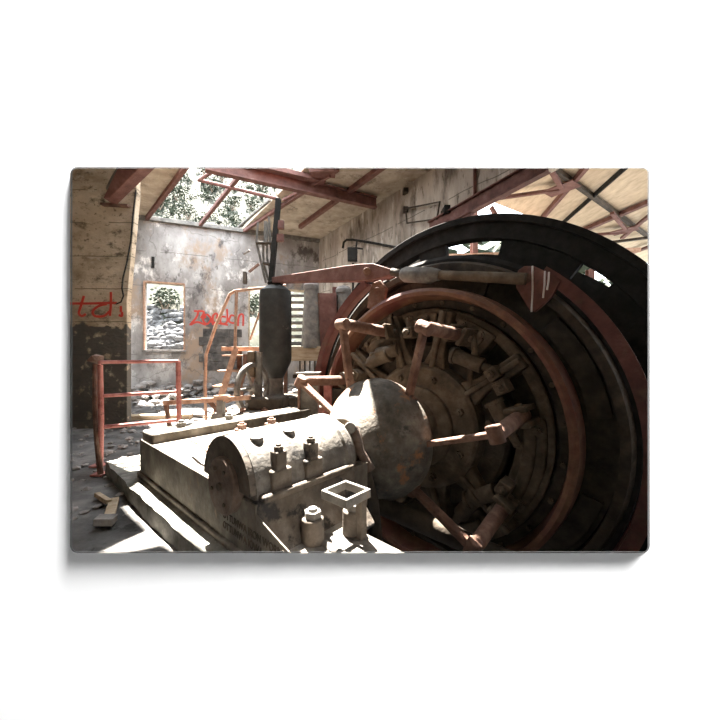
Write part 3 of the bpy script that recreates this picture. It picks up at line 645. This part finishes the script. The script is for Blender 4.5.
# five toggle linkages
TT = -1.79; TR = 1.25
tog = [((342, 322), 'upper left', (352, 401)), ((424, 329), 'upper right', (408, 400)), ((300, 381), 'left', (346, 425)), ((505, 434), 'right', (413, 446)), ((470, 545), 'lower right', (413, 488))]
names = ['rusty toggle link with sunlit tip standing left of the cone top', 'rusty toggle link with white-lit end above the cone, right of the other upright one',
         'toggle link reaching left over the bearing with sunlit top face', 'thin toggle link running right from the cone to a clevis block', 'toggle link slanting down right from the cone into the pit shadow']
for (pe, nm, ps), lab in zip(tog, names):
    t = hthing('toggle_link', lab, 'toggle link')
    E_ = L(pe[0], pe[1], TT); g = math.degrees(math.atan2(E_.z, E_.x)); E_ = pol(TT, TR if nm != 'right' else TR, g)
    S_ = L(ps[0], ps[1], -1.66)
    m = MB(); d = (E_-S_).normalized(); m.bar(S_-d*.06, E_, .05, .095, (0, 1, 0)); m.build('arm', M['rust'], t, .012)
    q = Vector(d.cross(Vector((0, 1, 0)))).normalized()
    MB().tube(E_-q*.07, E_+q*.07, .062, .062, 20).build('pivot_eye', M['rust'], t, .01)
    MB().tube(S_-q*.07, S_+q*.07, .06, .06, 16).build('pivot_eye', M['rust'], t, .01)
    R1 = pol(-.86, 1.2, g+1)
    m = MB(); m.pipe([E_, E_+Vector((0, .1, 0)), E_*.5+R1*.5, R1], [.05, .062, .066, .07], 14); m.build('push_rod', M['rust'], t)
    m = MB(); c = R1*.92+E_*.08; m.box(c+q*.07, (.2, .36, .05), Matrix.Rotation(-math.radians(g), 3, 'Y')); m.box(c-q*.07, (.2, .36, .05), Matrix.Rotation(-math.radians(g), 3, 'Y'))
    m.tube(c-q*.12, c+q*.12, .04, .04, 12); m.build('clevis', M['brown'], t, .012)

# outer brake band (red) with lugs and link
tBn = 0
bb = hthing('brake_band', 'dull red brake band hoop around the drum shell with riveted lugs', 'brake band')
m = MB()
m.arcseg(-.72, -.60, 2.06, 2.10, -40, 53, 60); m.arcseg(-.72, -.60, 2.06, 2.10, 117, 320, 90); m.build('band', M['bandred'], bb)
m = MB()
m.arcseg(-.73, -.69, 2.07, 2.18, -40, 52, 60); m.arcseg(-.73, -.69, 2.07, 2.18, 118, 320, 90); m.build('stiffening_flange', M['bandred'], bb)
tB = -.76
pl = [L(x, y, tB) for x, y in ((518, 270), (524, 266), (534, 266), (550, 273), (561, 280), (552, 297), (535, 312), (530, 311), (516, 288), (515, 279))]
m = MB(); m.prism(pl, (0, .05, 0)); m.build('lug_plate', M['redsteel'], bb, .008)
MB().tube(L(526, 278, tB-.03), L(526, 278, tB+.05), .05, n=20).build('lug_pin', M['rust'], bb, .005)
for a, b_ in (((532.5, 266), (531.5, 312)), ((545, 271), (543, 298)), ((549, 272), (547, 290))):
    MB().pipe([L(a[0], a[1], tB-.012), L((a[0]*.5+b_[0]*.5)+.6, (a[1]+b_[1])/2, tB-.014), L(b_[0], b_[1], tB-.012)], .009, 6).build('paint_drip', M['drip'], bb)
pl = [L(x, y, tB) for x, y in ((368, 296), (372, 283), (380, 280), (386, 288), (384, 300), (376, 311), (367, 308))]
m = MB(); m.prism(pl, (0, .05, 0)); m.build('lug_plate', M['rust'], bb, .008)
MB().tube(L(377, 291, tB-.03), L(377, 291, tB+.05), .05, n=20).build('lug_pin', M['rust'], bb, .005)
# drag link across the top
lk = hthing('brake_link', 'long greasy brake link rod running level across the drum to the red lug plate', 'brake rod')
a_ = L(398, 273, tB-.05); b_ = L(526, 279, tB-.05)
mid = L(440, 275, tB-.05)
MB().tube(mid, b_, .055, .06, 20).build('rod', M['brown'], lk)
m = MB(); e1 = L(402, 274, tB-.05); m.pipe([e1, L(406, 274.5, tB-.05), L(430, 275.5, tB-.05), L(440, 275.5, tB-.05)], [.07, .10, .10, .07], 20); m.build('turnbuckle', M['greysteel'], lk, .01)
MB().tube(L(392, 272, tB-.05), e1, .05, n=16).build('threaded_end', M['darkbrown'], lk)
lv = hthing('brake_lever', 'long tapering red-brown brake lever reaching left from the rod to the black tank mast', 'brake lever')
tv = tB-.03
pl = [L(x, y, tv) for x, y in ((274, 277.5), (300, 273.5), (345, 266.5), (362, 264.5), (375, 264), (393, 269.5), (393, 275), (383, 278.5), (369, 281), (330, 281.5), (300, 282), (274, 283))]
m = MB(); m.prism(pl, (0, -.05, 0)); m.build('lever_plate', M['redsteel'], lv, .008)
pl2 = [p+Vector((0, .13, 0)) for p in pl]; m = MB(); m.prism(pl2, (0, -.04, 0)); m.build('lever_plate', M['redsteel'], lv, .008)
MB().tube(L(367, 271.5, tv-.09), L(367, 271.5, tv+.13), .055, n=20).build('lever_pin', M['rust'], lv, .006)

# ------------------------------------------------------------------ bed, plinth and bearing
TC = -3.29
bed = hthing('machine_bed', 'long grey-brown cast iron machine bed with raised lettering under the bearing', 'machine bed')
uA = L(140, 430, TC).x
def blk(u0, u1, t0, t1, w0, w1): return ((u0+u1)/2, (t0+t1)/2, (w0+w1)/2), (u1-u0, t1-t0, w1-w0)
m = MB(); m.box(*blk(uA, .34, TC, -2.25, -.40, -.04)); m.prism([(.3, TC+.002, -.08), (.42, TC+.002, -.12), (.60, TC+.002, -.17), (.80, TC+.002, -.22), (.80, TC+.002, -.40), (.3, TC+.002, -.40)], (0, .010, 0)); m.build('end_casting', M['bed'], bed, .035, seg=4)
m = MB(); m.box(*blk(uA, uA+.32, TC+.02, 2.2, -.40, .055)); m.build('side_rail', M['bed'], bed, .02)
m = MB(); m.box(*blk(uA-.02, 1.5, TC-.025, TC+.06, -.415, -.375)); m.box(*blk(uA, 1.5, TC+.05, -2.66, -.415, -.375)); m.box(*blk(uA-.03, uA+.1, TC, 2.3, -.47, -.375)); m.build('foot_flange', M['bed'], bed, .012)
for x, y in ((188, 432), (216, 424)):
    p = L(x, y, TC+.35 if x < 200 else TC+.9); MB().hexnut((uA+.16, p.y, .055), (0, 0, 1), .05, .05).build('anchor_bolt', M['greysteel'], bed)
txt = bpy.data.curves.new('lettering', 'FONT')
txt.body = 'OTTUMWA IRON WORKS\nOTTUMWA IOWA'; txt.size = .075; txt.extrude = .002; txt.offset = .001; txt.space_line = 1.05
tob = bpy.data.objects.new('tmp', txt); C.objects.link(tob); bpy.context.view_layer.update()
_w = tob.dimensions.x
tme = bpy.data.meshes.new_from_object(tob); C.objects.unlink(tob); bpy.data.objects.remove(tob)
to = bpy.data.objects.new('raised_lettering', tme); C.objects.link(to); to.parent = bed; tme.materials.clear(); tme.materials.append(M['darkbrown'])
to.location = (-.07, TC-.0015, -.243); to.rotation_euler = (PI/2, 0, 0); to.scale = (.70/_w, .88, 1); to['label'] = 'dark raised letters'
# plinth
pl_ = hthing('foundation_plinth', 'broken-edged concrete plinth step around the machine bed', 'plinth')
m = MB(); NU = 60
m.loops([[Vector((uA-.80+(2.7-uA)*i/NU, t, w)) for t, w in ((TC-.15, -.42), (TC-.155, -.48), (TC-.155, -.55), (TC-.16, -.62), (TC+.4, -.62), (TC+.4, -.42), (TC+.1, -.42), (TC-.02, -.42))] for i in range(NU+1)])
for v in m.bm.verts:
    if v.co.y < TC-.1: v.co += noise.noise_vector(v.co*4.5)*.016 + noise.noise_vector(v.co*17)*.006
m.build('plinth_top', M['plinth'], pl_, 0)
m = MB(); m.box(*blk(uA-.42, uA+.3, TC+.4, 1.2, -.60, -.47)); m.build('plinth_side', M['plinth'], pl_, .01)
# foundation walls around the drum pit
m = MB(); m.box(*blk(uA+.1, uA+.4, -2.2, 1.2, -.58, -.40)); m.build('pit_kerb', M['plinth'], pl_)

be = hthing('pillow_block_bearing', 'large cylindrical pillow block bearing with sunlit top and square studs', 'bearing')
R_ = .325
MB().arcseg(-3.312, -3.26, .01, R_-.004, 2, 178, 40).build('end_cap', M['housing'], be)  # end face in the darker iron, its shade painted in
m = MB(); m.lathe([(-3.275, .02), (-3.275, .30), (-3.27, R_), (-3.10, R_+.005), (-2.50, R_+.005), (-2.48, R_+.02), (-2.42, R_+.02), (-2.40, R_-.01), (-2.36, R_-.02), (-2.34, .2)], n=72); m.build('bearing_shell', M['bearing'], be)
m = MB(); m.lathe([(-3.345, .01), (-3.345, .175), (-3.335, .188), (-3.27, .188)], n=48); m.build('end_disc', M['rustdisc'], be)
for g in (60, 120, 200, 300): MB().tube(pol(-3.355, .12, g), pol(-3.34, .12, g), .013, n=10).build('disc_rivet', M['darkbrown'], be)
MB().tube((0, -3.36, 0), (0, -3.34, 0), .026, n=12).build('centre_plug', M['darkbrown'], be)
# parting line lip and housing cheeks
m = MB(); m.prism([(-R_-.02, -3.285, -.02), (R_+.02, -3.285, -.02), (R_+.04, -3.285, -.12), (R_+.10, -3.285, -.25), (R_+.25, -3.285, -.42), (-R_-.1, -3.285, -.42), (-R_-.06, -3.285, -.2)], (0, .88, 0))
m.build('housing', M['housing'], be, .03, seg=3)
m = MB(); m.box((R_+.01, -2.86, -.015), (.10, .80, .05)); m.box((-R_-.0, -2.86, -.005), (.10, .80, .06)); m.build('joint_flange', M['housing'], be, .015)
def stud(x, t, z, s_=.075, h=.15, mt='rust'):
    b = MB().box((x, t, z+h/2), (s_, s_, h)).build('stud_block', M[mt], be, .008)
    MB().hexnut((x, t, z+h), (0, 0, 1), s_*.42, .03).build('nut', M[mt], b)
for t in (-3.10, -2.83): stud(.30, t, .12, .08, .12, 'housing')
for t in (-3.07, -2.81): stud(-.22, t, .18, .085, .12, 'rust')
for t in (-3.10, -2.83): MB().box((.29, t, .05), (.12, .15, .16)).build('stud_pad', M['housing'], be, .012)
for t in (-3.16, -2.9): MB().tube((.13, t, R_-.06), (.135, t, R_-.010), .045, n=20).build('oil_cap', M['bearing'], be, .004)
# foot with big holding-down nuts
m = MB(); m.prism([(.35, -3.27, -.40), (1.45, -3.27, -.40), (1.45, -3.27, -.34), (.60, -3.27, -.33), (.45, -3.27, -.31), (.35, -3.27, -.2)], (0, .60, 0)); m.box((.95, -2.95, -.325), (1.0, .05, .03)); m.build('foot', M['bearing'], be, .02)
for (u, t) in ((.50, -2.98), (.62, -2.73)):
    b = MB().tube((u, t, -.33), (u, t, -.17), .075, .07, 20).build('foot_boss', M['housing'], be, .01)
    MB().hexnut((u, t, -.17), (0, 0, 1), .055, .04).build('nut', M['greysteel'], b)
# open box bracket beside the bearing
bx = hthing('box_bracket', 'small open square iron bracket with sunlit rim beside the bearing joint', 'bracket')
m = MB(); c = Vector((.68, -2.86, -.01)); s_ = .10
for dx, dy in ((-s_, 0), (s_, 0)): m.box(c+Vector((dx, 0, 0)), (.02, 2*s_+.02, .055))
for dy in (-s_, s_): m.box(c+Vector((0, dy, 0)), (2*s_, .02, .055))
m.build('bracket_box', M['greysteel'], bx, .004)
m = MB(); m.box((.70, -2.74, -.18), (.05, .05, .30)); m.build('bracket_leg', M['housing'], bx)
# shifting fork
fk = hthing('shifter_fork', 'dark curved shifter fork arm at the collar between bearing and cone', 'fork lever')
m = MB(); m.pipe([L(350, 428, -2.2), L(354, 430, -2.25), L(357, 440, -2.25), L(360, 452, -2.25), L(366, 462, -2.22), L(370, 470, -2.2)], [.03, .045, .045, .04, .045, .05], 12); m.build('fork_arm', M['rustdisc'], fk)
MB().tube(L(350, 428, -2.32), L(350, 428, -2.12), .05, n=16).build('fork_boss', M['greysteel'], fk, .006)
m = MB(); m.pipe([L(364, 470, -2.15), L(372, 500, -2.1), L(376, 540, -2.1), L(380, 580, -2.1)], .06, 12); m.build('fork_shaft', M['darkbrown'], fk)

# pit rocks and dark machinery at the foot of the cone
sb = hthing('pit_girder', 'dark slanting girder in the shadowed pit below the cone', 'girder')
MB().ibeam((.25, -1.5, -.75), (1.6, -1.5, -1.05), .16, .18, .03).build('girder_web', M['darkbrown'], sb)
sb2 = hthing('pit_pipe', 'thick dark pipe lying in the pit under the toggle link', 'pipe')
MB().tube((.0, -1.9, -.55), (1.3, -1.25, -1.0), .09, n=20).build('pipe_body', M['darkbrown'], sb2)

# rod and broken iron lying on the bed
m = MB(); m.pipe([G(L(192, 443, TC+.15)+Vector((0, 0, .02))), G(L(200, 448, TC+.12)+Vector((0, 0, .03))), G(L(212, 458, TC+.12)+Vector((0, 0, .02)))], .012, 8)
m.pipe([G(L(212, 458, TC+.12)+Vector((0, 0, .02))), G(L(207, 447, TC+.25)), G(L(214, 443, TC+.3))], .012, 8)
o = m.build('bent_iron_rod', M['tanrust']); tag(o, 'bent rusty iron rod lying on the sunlit bed corner beside the bearing', 'iron rod')

# ------------------------------------------------------------------ left railing
rl = thing('guard_railing', 'faded red tube guard railing standing left of the machine bed', 'railing', (-3.07, 3.9, FLOOR))
A = Vector((0, 0, 0)); B = Vector((.69, .42, 0)); D_ = Vector((-.26, .30, 0)); O = Vector((-3.07, 3.9, FLOOR))
def post(p, h, r_=.035): return MB().pipe([p, p+Vector((.012, 0, h*.5)), p+Vector((0, 0, h))], r_, 12)
post(A, 1.30, .028).build('post', M['redrail'], rl); post(B, 1.33, .03).build('post', M['redrail'], rl); post(D_, 1.34, .026).build('post', M['redrail'], rl)
for z in (1.33, .93, .56):
    MB().tube(A+Vector((0, 0, z)), B+Vector((0, 0, z)), .022, n=10).build('rail', M['redrail'], rl)
    MB().tube(A+Vector((0, 0, z)), D_+Vector((0, 0, z)), .022, n=10).build('rail', M['redrail'], rl)
for p in (A, B, D_): MB().box(p+Vector((0, 0, .01)), (.14, .14, .02)).build('foot_plate', M['redrail'], rl, .003)
MB().rock((-.07, .03, 1.37), .09, (1, 1, .8)).build('rusty_clump', M['rust'], rl)
m = MB(); m.pipe([A+Vector((-.20, .18, 1.3)), A+Vector((-.1, .05, .85)), A+Vector((-.02, -.02, .4)), A+Vector((.02, -.02, .02))], .03, 10); m.build('leaning_stay', M['rust'], rl)

# ------------------------------------------------------------------ tank with mast
tk = U(275.5, 385, 6.3); 
tank = thing('pressure_tank', 'tall matt black pressure tank standing left of the drum', 'tank', (tk.x, 6.3, FLOOR))
zt_ = lambda y: U(0, y, 6.3).z-FLOOR
m = MB(); m.lathe([(zt_(378), .14), (zt_(372), .20), (zt_(362), .29), (zt_(358), .30), (zt_(297), .30), (zt_(291), .285), (zt_(286.5), .18), (zt_(284.5), .06)], ax=(0, 0, 1), n=48); m.build('tank_body', M['tank'], tank)
m = MB(); m.lathe([(zt_(396), .18), (zt_(393), .15), (zt_(378), .14)], ax=(0, 0, 1), n=32); m.build('tank_neck', M['greysteel'], tank)
m = MB(); m.lathe([(zt_(289), .10), (zt_(283), .16), (zt_(280), .07)], ax=(0, 0, 1), n=8); m.build('tank_cap', M['black'], tank)
m = MB(); m.box((0, 0, .32), (.9, .8, .62)); m.build('tank_base', M['darkbrown'], tank, .02)
ms = thing('mast', 'dark steel mast rising from the tank top to the roof with hanging bars', 'mast', (tk.x, 6.3, FLOOR+zt_(283)))
def ML(x, y, dy=0): return U(x, y, 6.3+dy)-Vector(ms.location)
m = MB(); m.bar(ML(271, 283), ML(278.5, 199), .11, .09); m.build('mast_pole', M['black'], ms, .006)
for pts in (((258, 222), (256.5, 242), (261, 262), (266, 283)), ((263, 243), (263.5, 262), (268, 280)), ((267, 243), (267, 258), (270, 270)), ((269, 217), (270, 240), (273, 262))):
    MB().pipe([ML(x, y, .05) for x, y in pts], .022, 8).build('hanging_bar', M['greysteel'], ms)
MB().pipe([ML(256, 243), ML(272, 243)], .03, 8).build('crossbar', M['darkbrown'], ms)
MB().pipe([ML(263, 263), ML(272, 265)], .03, 8).build('crossbar', M['darkbrown'], ms)
MB().box(ML(280, 225), (.15, .1, .16)).build('bracket_block', M['redsteel'], ms, .01)
MB().box(ML(279, 238), (.18, .1, .14)).build('bracket_block', M['redsteel'], ms, .01)
MB().bar(ML(266, 245, .1), ML(266, 222, .1), .10, .06).build('grey_board', M['greysteel'], ms)
tag(MB().bar(U(249, 272, 8.5), U(259, 264, 8.5), .07, .05).build('wall_bracket', M['rust'], None, .004), 'small rusty bar bracket high on the back wall left of the mast', 'bracket')
tag(MB().bar(U(245, 284, 9.0), U(245, 272, 9.0), .13, .08).build('wall_socket_box', M['darkbrown'], None, .004), 'small dark box on the back wall above the ladder handrail', 'box')
tag(MB().bar(U(243, 254, 10), U(249.5, 250, 10), .12, .05).build('wall_bracket', M['rubble'], None, .004), 'pale slanted block stuck on the back wall beside the mast', 'block')

# ------------------------------------------------------------------ ladder and operator platform
PY = 7.0
pt = U(262, 348, PY)
pf = thing('operator_platform', 'raised operator platform with timber edge behind the black tank', 'platform', (pt.x, PY, FLOOR))
def PL(x, y, dy=0): return U(x, y, PY+dy)-Vector(pf.location)
x0 = U(223, 0, PY).x-pt.x; x1 = U(345, 0, PY).x-pt.x; zt2 = pt.z-FLOOR
m = MB(); m.box(((x0+x1)/2, .45, zt2), (x1-x0, 1.0, .06)); m.build('deck_plate', M['greysteel'], pf, .004)
m = MB(); m.box(((.55+x1)/2, -.08, zt2-.12), (x1-.55, .05, .30)); m.build('edge_board', M['wood'], pf, .004)
m = MB(); m.box(((x0+x1)/2, -.06, zt2-.02), (x1-x0, .06, .09)); m.build('edge_angle', M['tanrust'], pf, .004)
for x in (x0+.35, .3, x1-.1):
    MB().bar((x, 0, 0), (x, 0, zt2-.03), .08, .08).build('leg', M['rust'], pf, .004)
    MB().bar((x, .9, 0), (x, .9, zt2-.03), .08, .08).build('leg', M['rust'], pf, .004)
for i in range(7):
    xx = .75+i*.11; MB().tube((xx, .3, zt2-.05), (xx, .3, zt2-.6+.05*(i % 3)), .018, n=8).build('hanging_rod', M['darkbrown'], pf)
MB().bar((.6, .3, zt2-.62), (1.5, .3, zt2-.62), .1, .08).build('lower_shelf', M['darkbrown'], pf)
ld = thing('platform_ladder', 'tan rusty ship ladder with bent tube handrail left of the black tank', 'ladder', (U(222, 0, 6.7).x, 6.7, FLOOR))
def LL(x, y, Y=6.7): return U(x, y, Y)-Vector(ld.location)
for Y in (6.5, 6.95):
    pb = LL(213, 352+(-FLOOR-.0)*F/Y, Y); pb.z = 0
    MB().bar(pb, LL(236, 348, Y), .03, .11).build('stringer', M['tanrust'], ld, .003)
for i in range(5):
    f = (i+.5)/5; a = LL(213, 424, 6.5).lerp(LL(236, 348, 6.5), f); b_ = LL(213, 422, 6.95).lerp(LL(236, 348, 6.95), f); mid = (a+b_)/2
    MB().box(mid+Vector((.06, 0, 0)), (.42, .46, .03)).build('tread', M['tanrust'], ld, .003)
m = MB(); m.pipe([LL(x, y, 6.5) for x, y in ((206, 420), (205, 385), (206, 355), (216, 325), (230, 294), (235, 291), (262, 288), (286, 285.5))], .03, 10); m.build('handrail', M['tanrust'], ld)
m = MB(); m.bar(LL(235, 349, 6.5), LL(236.5, 292, 6.5), .09, .03); m.build('handrail_post', M['tanrust'], ld, .003)
m = MB(); m.bar(LL(250, 340, 7.0), LL(264, 300, 7.0), .05, .03); m.build('handrail_brace', M['tanrust'], ld, .003)
# louvre
lo = U(298, 346, 7.5); lv_ = thing('slatted_radiator', 'stack of pale horizontal slats seen between the tank and the round post', 'radiator', (lo.x, 7.5, pt.z+.03))
for i in range(8):
    MB().box((0, 0, .08+i*.155), (.52, .12, .055), Matrix.Rotation(.3, 3, 'X')).build('slat', M['greysteel'], lv_, .004)
for dx in (-.27, .27): MB().box((dx, .03, .66), (.03, .14, 1.3)).build('side_frame', M['tanrust'], lv_, .003)
# bollards and red box on the platform
def bollard(x, ytop, ybot, Y, r0, r1, label):
    p = U(x, ybot, Y); h = (ybot-ytop)/F*Y
    t = thing('round_post', label, 'post', p)
    MB().lathe([(0, r0), (h*.9, r1), (h*.9, r1*1.15), (h*.96, r1*1.15), (h, r1*.7)], ax=(0, 0, 1), n=32).build('post_body', M['greysteel'], t)
    MB().lathe([(h*.955, r1*1.17), (h, r1*.9), (h*1.02, r1*.3)], ax=(0, 0, 1), n=24).build('post_cap', M['rubble'], t)
    return p
bollard(311, 283, 348, 7.05, .21, .14, 'tapering grey round post with pale cap on the platform right of the tank')
bollard(343.5, 287, 350, 7.3, .16, .15, 'dark round post beside the red cabinet, behind the brake lever')
cbp = U(327.5, 351, 7.2)
cb = thing('control_cabinet', 'narrow dark red steel cabinet between the two round posts', 'cabinet', cbp)
MB().box((0, 0, .62), (.40, .3, 1.24)).build('cabinet_body', M['redsteel'], cb, .01)
MB().box((-.17, -.16, .62), (.03, .03, 1.22)).build('corner_angle', M['rust'], cb); MB().box((.0, -.16, .62), (.3, .02, 1.1)).build('door', M['redsteel'], cb, .004)
tag(MB().box(U(335, 292, 7.6), (.12, .1, .22)).build('lamp_box', M['bandtan'], None, .01), 'small orange box showing above the red cabinet', 'box')

# wall pipe with black box
m = MB(); m.pipe([r(x, y)+nr*.12 for x, y in ((346, 249), (347, 243), (350, 240.5), (356, 240.5), (375, 243.5), (398, 248), (420, 252))], .035, 10)
tag(m.build('wall_pipe', M['black']), 'curved black pipe running along the right wall above the lever', 'pipe')
bxq = thing('wall_lamp', 'black box lamp on a thin pole in front of the right wall', 'lamp', U(353, 300, 7.4))
def BL_(x, y): return U(x, y, 7.4)-U(353, 300, 7.4)
MB().box(BL_(352.5, 254.5), (.22, .12, .30)).build('lamp_box', M['black'], bxq, .01)
m = MB(); m.tube(BL_(353, 292), BL_(353, 263), .025, n=10); m.tube(BL_(356, 248), BL_(357, 241), .02, n=8); m.bar(BL_(357, 248), BL_(363, 249), .03, .03); m.build('pole', M['black'], bxq)
# wire frame on the right wall
m = MB(); m.pipe([r(x, y)+nr*.1 for x, y in ((409, 211), (410, 224), (440, 220), (443, 203), (409, 209.5))], .022, 8)
tag(m.build('wall_wire_frame', M['darkbrown']), 'thin rectangular pipe frame fixed high on the right wall', 'pipe frame')
tag(MB().bar(r(407, 194)+nr*.05, r(407, 190)+nr*.05, .2, .12).build('wall_stub', M['darkbrown']), 'small dark stub on the right wall above the pipe frame', 'bracket')
tag(MB().bar(r(407, 213)+nr*.05, r(407, 208)+nr*.05, .14, .12).build('wall_stub', M['darkbrown']), 'small dark stub at the left end of the pipe frame', 'bracket')
tag(MB().bar(r(447, 216)+nr*.05, r(447, 209)+nr*.05, .35, .12).build('wall_stub', M['black']), 'black block at the right end of the pipe frame near the rafter', 'bracket')
tag(MB().bar(r(476, 204)+nr*.04, r(476, 164)+nr*.04, .05, .05).build('wall_strap', M['redsteel']), 'thin vertical steel strap on the right wall above the rafter', 'strap')

# ------------------------------------------------------------------ gear engine, base plates, bench rail behind the bed
ge = thing('pump_engine', 'small rusty pump engine with spoked flywheel beside the tank', 'engine', (U(254, 0, 5.6).x, 5.6, FLOOR))
def GE(x, y, dy=0): return U(x, y, 5.6+dy)-Vector(ge.location)
wc = GE(253, 388); axw = Vector((1, -.35, 0)).normalized()
m = MB(); m.ring(-.035, .035, .36, .43, wc, axw, 48)
m.build('flywheel_rim', M['greysteel'], ge)
m = MB(); m.tube(wc-axw*.08, wc+axw*.08, .07, n=16)
a_, b_, d_ = frame(axw)
for k in range(6):
    g = k*PI/3; m.tube(wc, wc+(a_*math.cos(g)+b_*math.sin(g))*.38, .022, n=8)
m.build('flywheel_spoke', M['greysteel'], ge)
MB().box(GE(252, 364, .1), (.13, .13, .45)).build('cylinder_block', M['brown'], ge, .02)
MB().tube(GE(259, 352, .1), GE(259, 400, .1), .06, n=12).build('column', M['greysteel'], ge)
MB().tube(GE(246, 354, .1), GE(246, 372, .1), .05, n=12).build('column', M['rust'], ge)
MB().box(GE(268, 402, .1), (.62, .5, .2)).build('crankcase', M['darkbrown'], ge, .03)
MB().pipe([GE(245, 372), GE(241, 385), GE(243, 400)], .03, 8).build('crank_rod', M['rust'], ge)
b0 = GE(255, 409); MB().box((b0.x, 0, b0.z/2), (1.1, .9, max(.1, b0.z))).build('engine_base', M['greysteel'], ge, .02)
for dx in (-.4, -.1, .25): MB().hexnut((b0.x+dx, -.3, b0.z), (0, 0, 1), .05, .05).build('base_nut', M['rust'], ge)
# box post
bp = U(309, 400, 4.9); q = thing('steel_box_post', 'upright grey steel channel post right of the tank foot', 'post', (bp.x, 4.9, FLOOR))
h = U(0, 373, 4.9).z-FLOOR
MB().box((0, 0, h/2), (.22, .16, h)).build('web', M['greysteel'], q, .006); MB().box((-.13, -.02, h/2), (.03, .22, h)).build('flange', M['rust'], q); MB().box((.13, -.02, h/2), (.03, .22, h)).build('flange', M['greysteel'], q)
MB().box((0, -.02, h), (.34, .26, .03)).build('cap_plate', M['greysteel'], q, .004)
bp = U(328, 400, 4.9); tag(MB().box(Vector((bp.x, 4.9, (FLOOR+U(0, 383, 4.9).z)/2)), (.12, .12, U(0, 383, 4.9).z-FLOOR)).build('red_post', M['redrail'], None, .006), 'short red square post under the left toggle link', 'post')
bp = U(337, 400, 5.0); m = MB().box(Vector((bp.x, 5.0, -1.0)), (.3, .2, .9)); tag(m.build('dark_block', M['darkbrown'], None, .02), 'dark iron block behind the short red post', 'block')
# bench rail
bn = thing('bench_frame', 'low rust-red steel frame standing behind the bed rail', 'steel frame', (U(205, 0, 5.2).x, 5.2, FLOOR))
def BN(x, y, dy=0): return U(x, y, 5.2+dy)-Vector(bn.location)
MB().bar(BN(164, 403), BN(250, 397.5), .07, .07).build('top_bar', M['tanrust'], bn, .004)
a = BN(166, 404); MB().bar(a, Vector((a.x+.10, a.y+.0, .0)), .05, .05).build('leg', M['rust'], bn)
a = BN(221, 400); MB().bar(a, Vector((a.x, a.y, .0)), .12, .09).build('leg', M['greysteel'], bn)
a = BN(208, 400); MB().bar(a, BN(224, 418), .05, .05).build('brace', M['rust'], bn)
MB().box(BN(222, 397), (.22, .12, .05)).build('cap', M['tanrust'], bn)

# plates, planks and rubble on the floor
def slabthing(px, py, size, rot, name, label, cat, mt, z=FLOOR+.05):
    p = UZ(px, py, z); o = MB().box((0, 0, 0), size).jitter(.01, 4).build(name, M[mt], None, .006); o.location = p; o.rotation_euler = rot; return tag(o, label, cat)
slabthing(150, 417, (1.7, .22, .10), (0, 0, .12), 'timber_beam', 'tan timber lying on the floor behind the railing', 'timber', 'wood')
slabthing(200, 412, (1.5, .8, .05), (0, .02, -.1), 'steel_plate', 'pale flat plate on the floor behind the bed under the steel frame', 'plate', 'rubble')
slabthing(262, 417, (1.0, .5, .06), (0, 0, .4), 'steel_plate', 'flat plate on the floor in front of the pump engine', 'plate', 'greysteel')
slabthing(112, 508, (.08, .42, .04), (0, 0, .55), 'splintered_plank', 'short pale splintered plank on the dark floor at lower left', 'plank', 'wood', FLOOR+.03)
slabthing(106, 520, (.14, .1, .06), (0, .1, .3), 'broken_brick', 'pale broken brick beside the short plank at lower left', 'brick', 'rubble')
slabthing(103, 498, (.05, .3, .04), (.0, .1, 1.0), 'splintered_plank', 'second thin splinter of wood leaning by the plinth at lower left', 'plank', 'wood', FLOOR+.05)
m = MB()
for k in range(520):
    s_ = random.uniform(.3, 8.0); d = abs(random.gauss(0, .55))+.05
    p = P_b(s_, FLOOR, d); h = max(0, .55-d*.4)*random.random()
    m.rock((p.x, p.y, FLOOR+h), random.uniform(.05, .2), (1, 1, .5))
tag(m.build('rubble_bank', M['rubble'], None, 0, False), 'bank of broken stone and plaster along the foot of the back wall', 'rubble', kind='stuff')
m = MB()
for k in range(260):
    x = random.uniform(-5.5, -.8); y = random.uniform(4.4, 9.5); m.rock((x, y, FLOOR+.01), random.uniform(.02, .09), (1, 1, .5))
for k in range(160):
    x = random.uniform(-4.6, -2.2); y = random.uniform(2.6, 6.2); m.rock((x, y, FLOOR+.01), random.uniform(.015, .06), (1, 1, .5))
tag(m.build('floor_debris', M['rubble'], None, 0, False), 'scattered small debris over the hall floor', 'debris', kind='stuff')

# repeats of one kind share a group
GR = {'toggle_link': 'toggle links around the clutch cone', 'hillside_bush': 'bushes and trees on the hillside', 'roof_purlin': 'steel purlins under the left roof',
      'truss_strut': 'red struts of the right bay truss', 'truss_purlin': 'purlins under the tan right ceiling', 'round_post': 'round posts on the platform', 'steel_plate': 'flat plates on the hall floor',
      'splintered_plank': 'splintered planks at lower left', 'bay_post': 'steel posts of the right bay', 'gusset_plate': 'gusset plates of the right bay truss', 'wall_bracket': 'small brackets on the back wall',
      'wall_stub': 'small stubs on the right wall', 'graffiti_lettering': 'red graffiti on the walls', 'roof_bar': 'thin bars in the roof hole'}
for o in bpy.data.objects:
    k = o.name.split('.')[0]
    if o.parent is None and k in GR: o['group'] = GR[k]
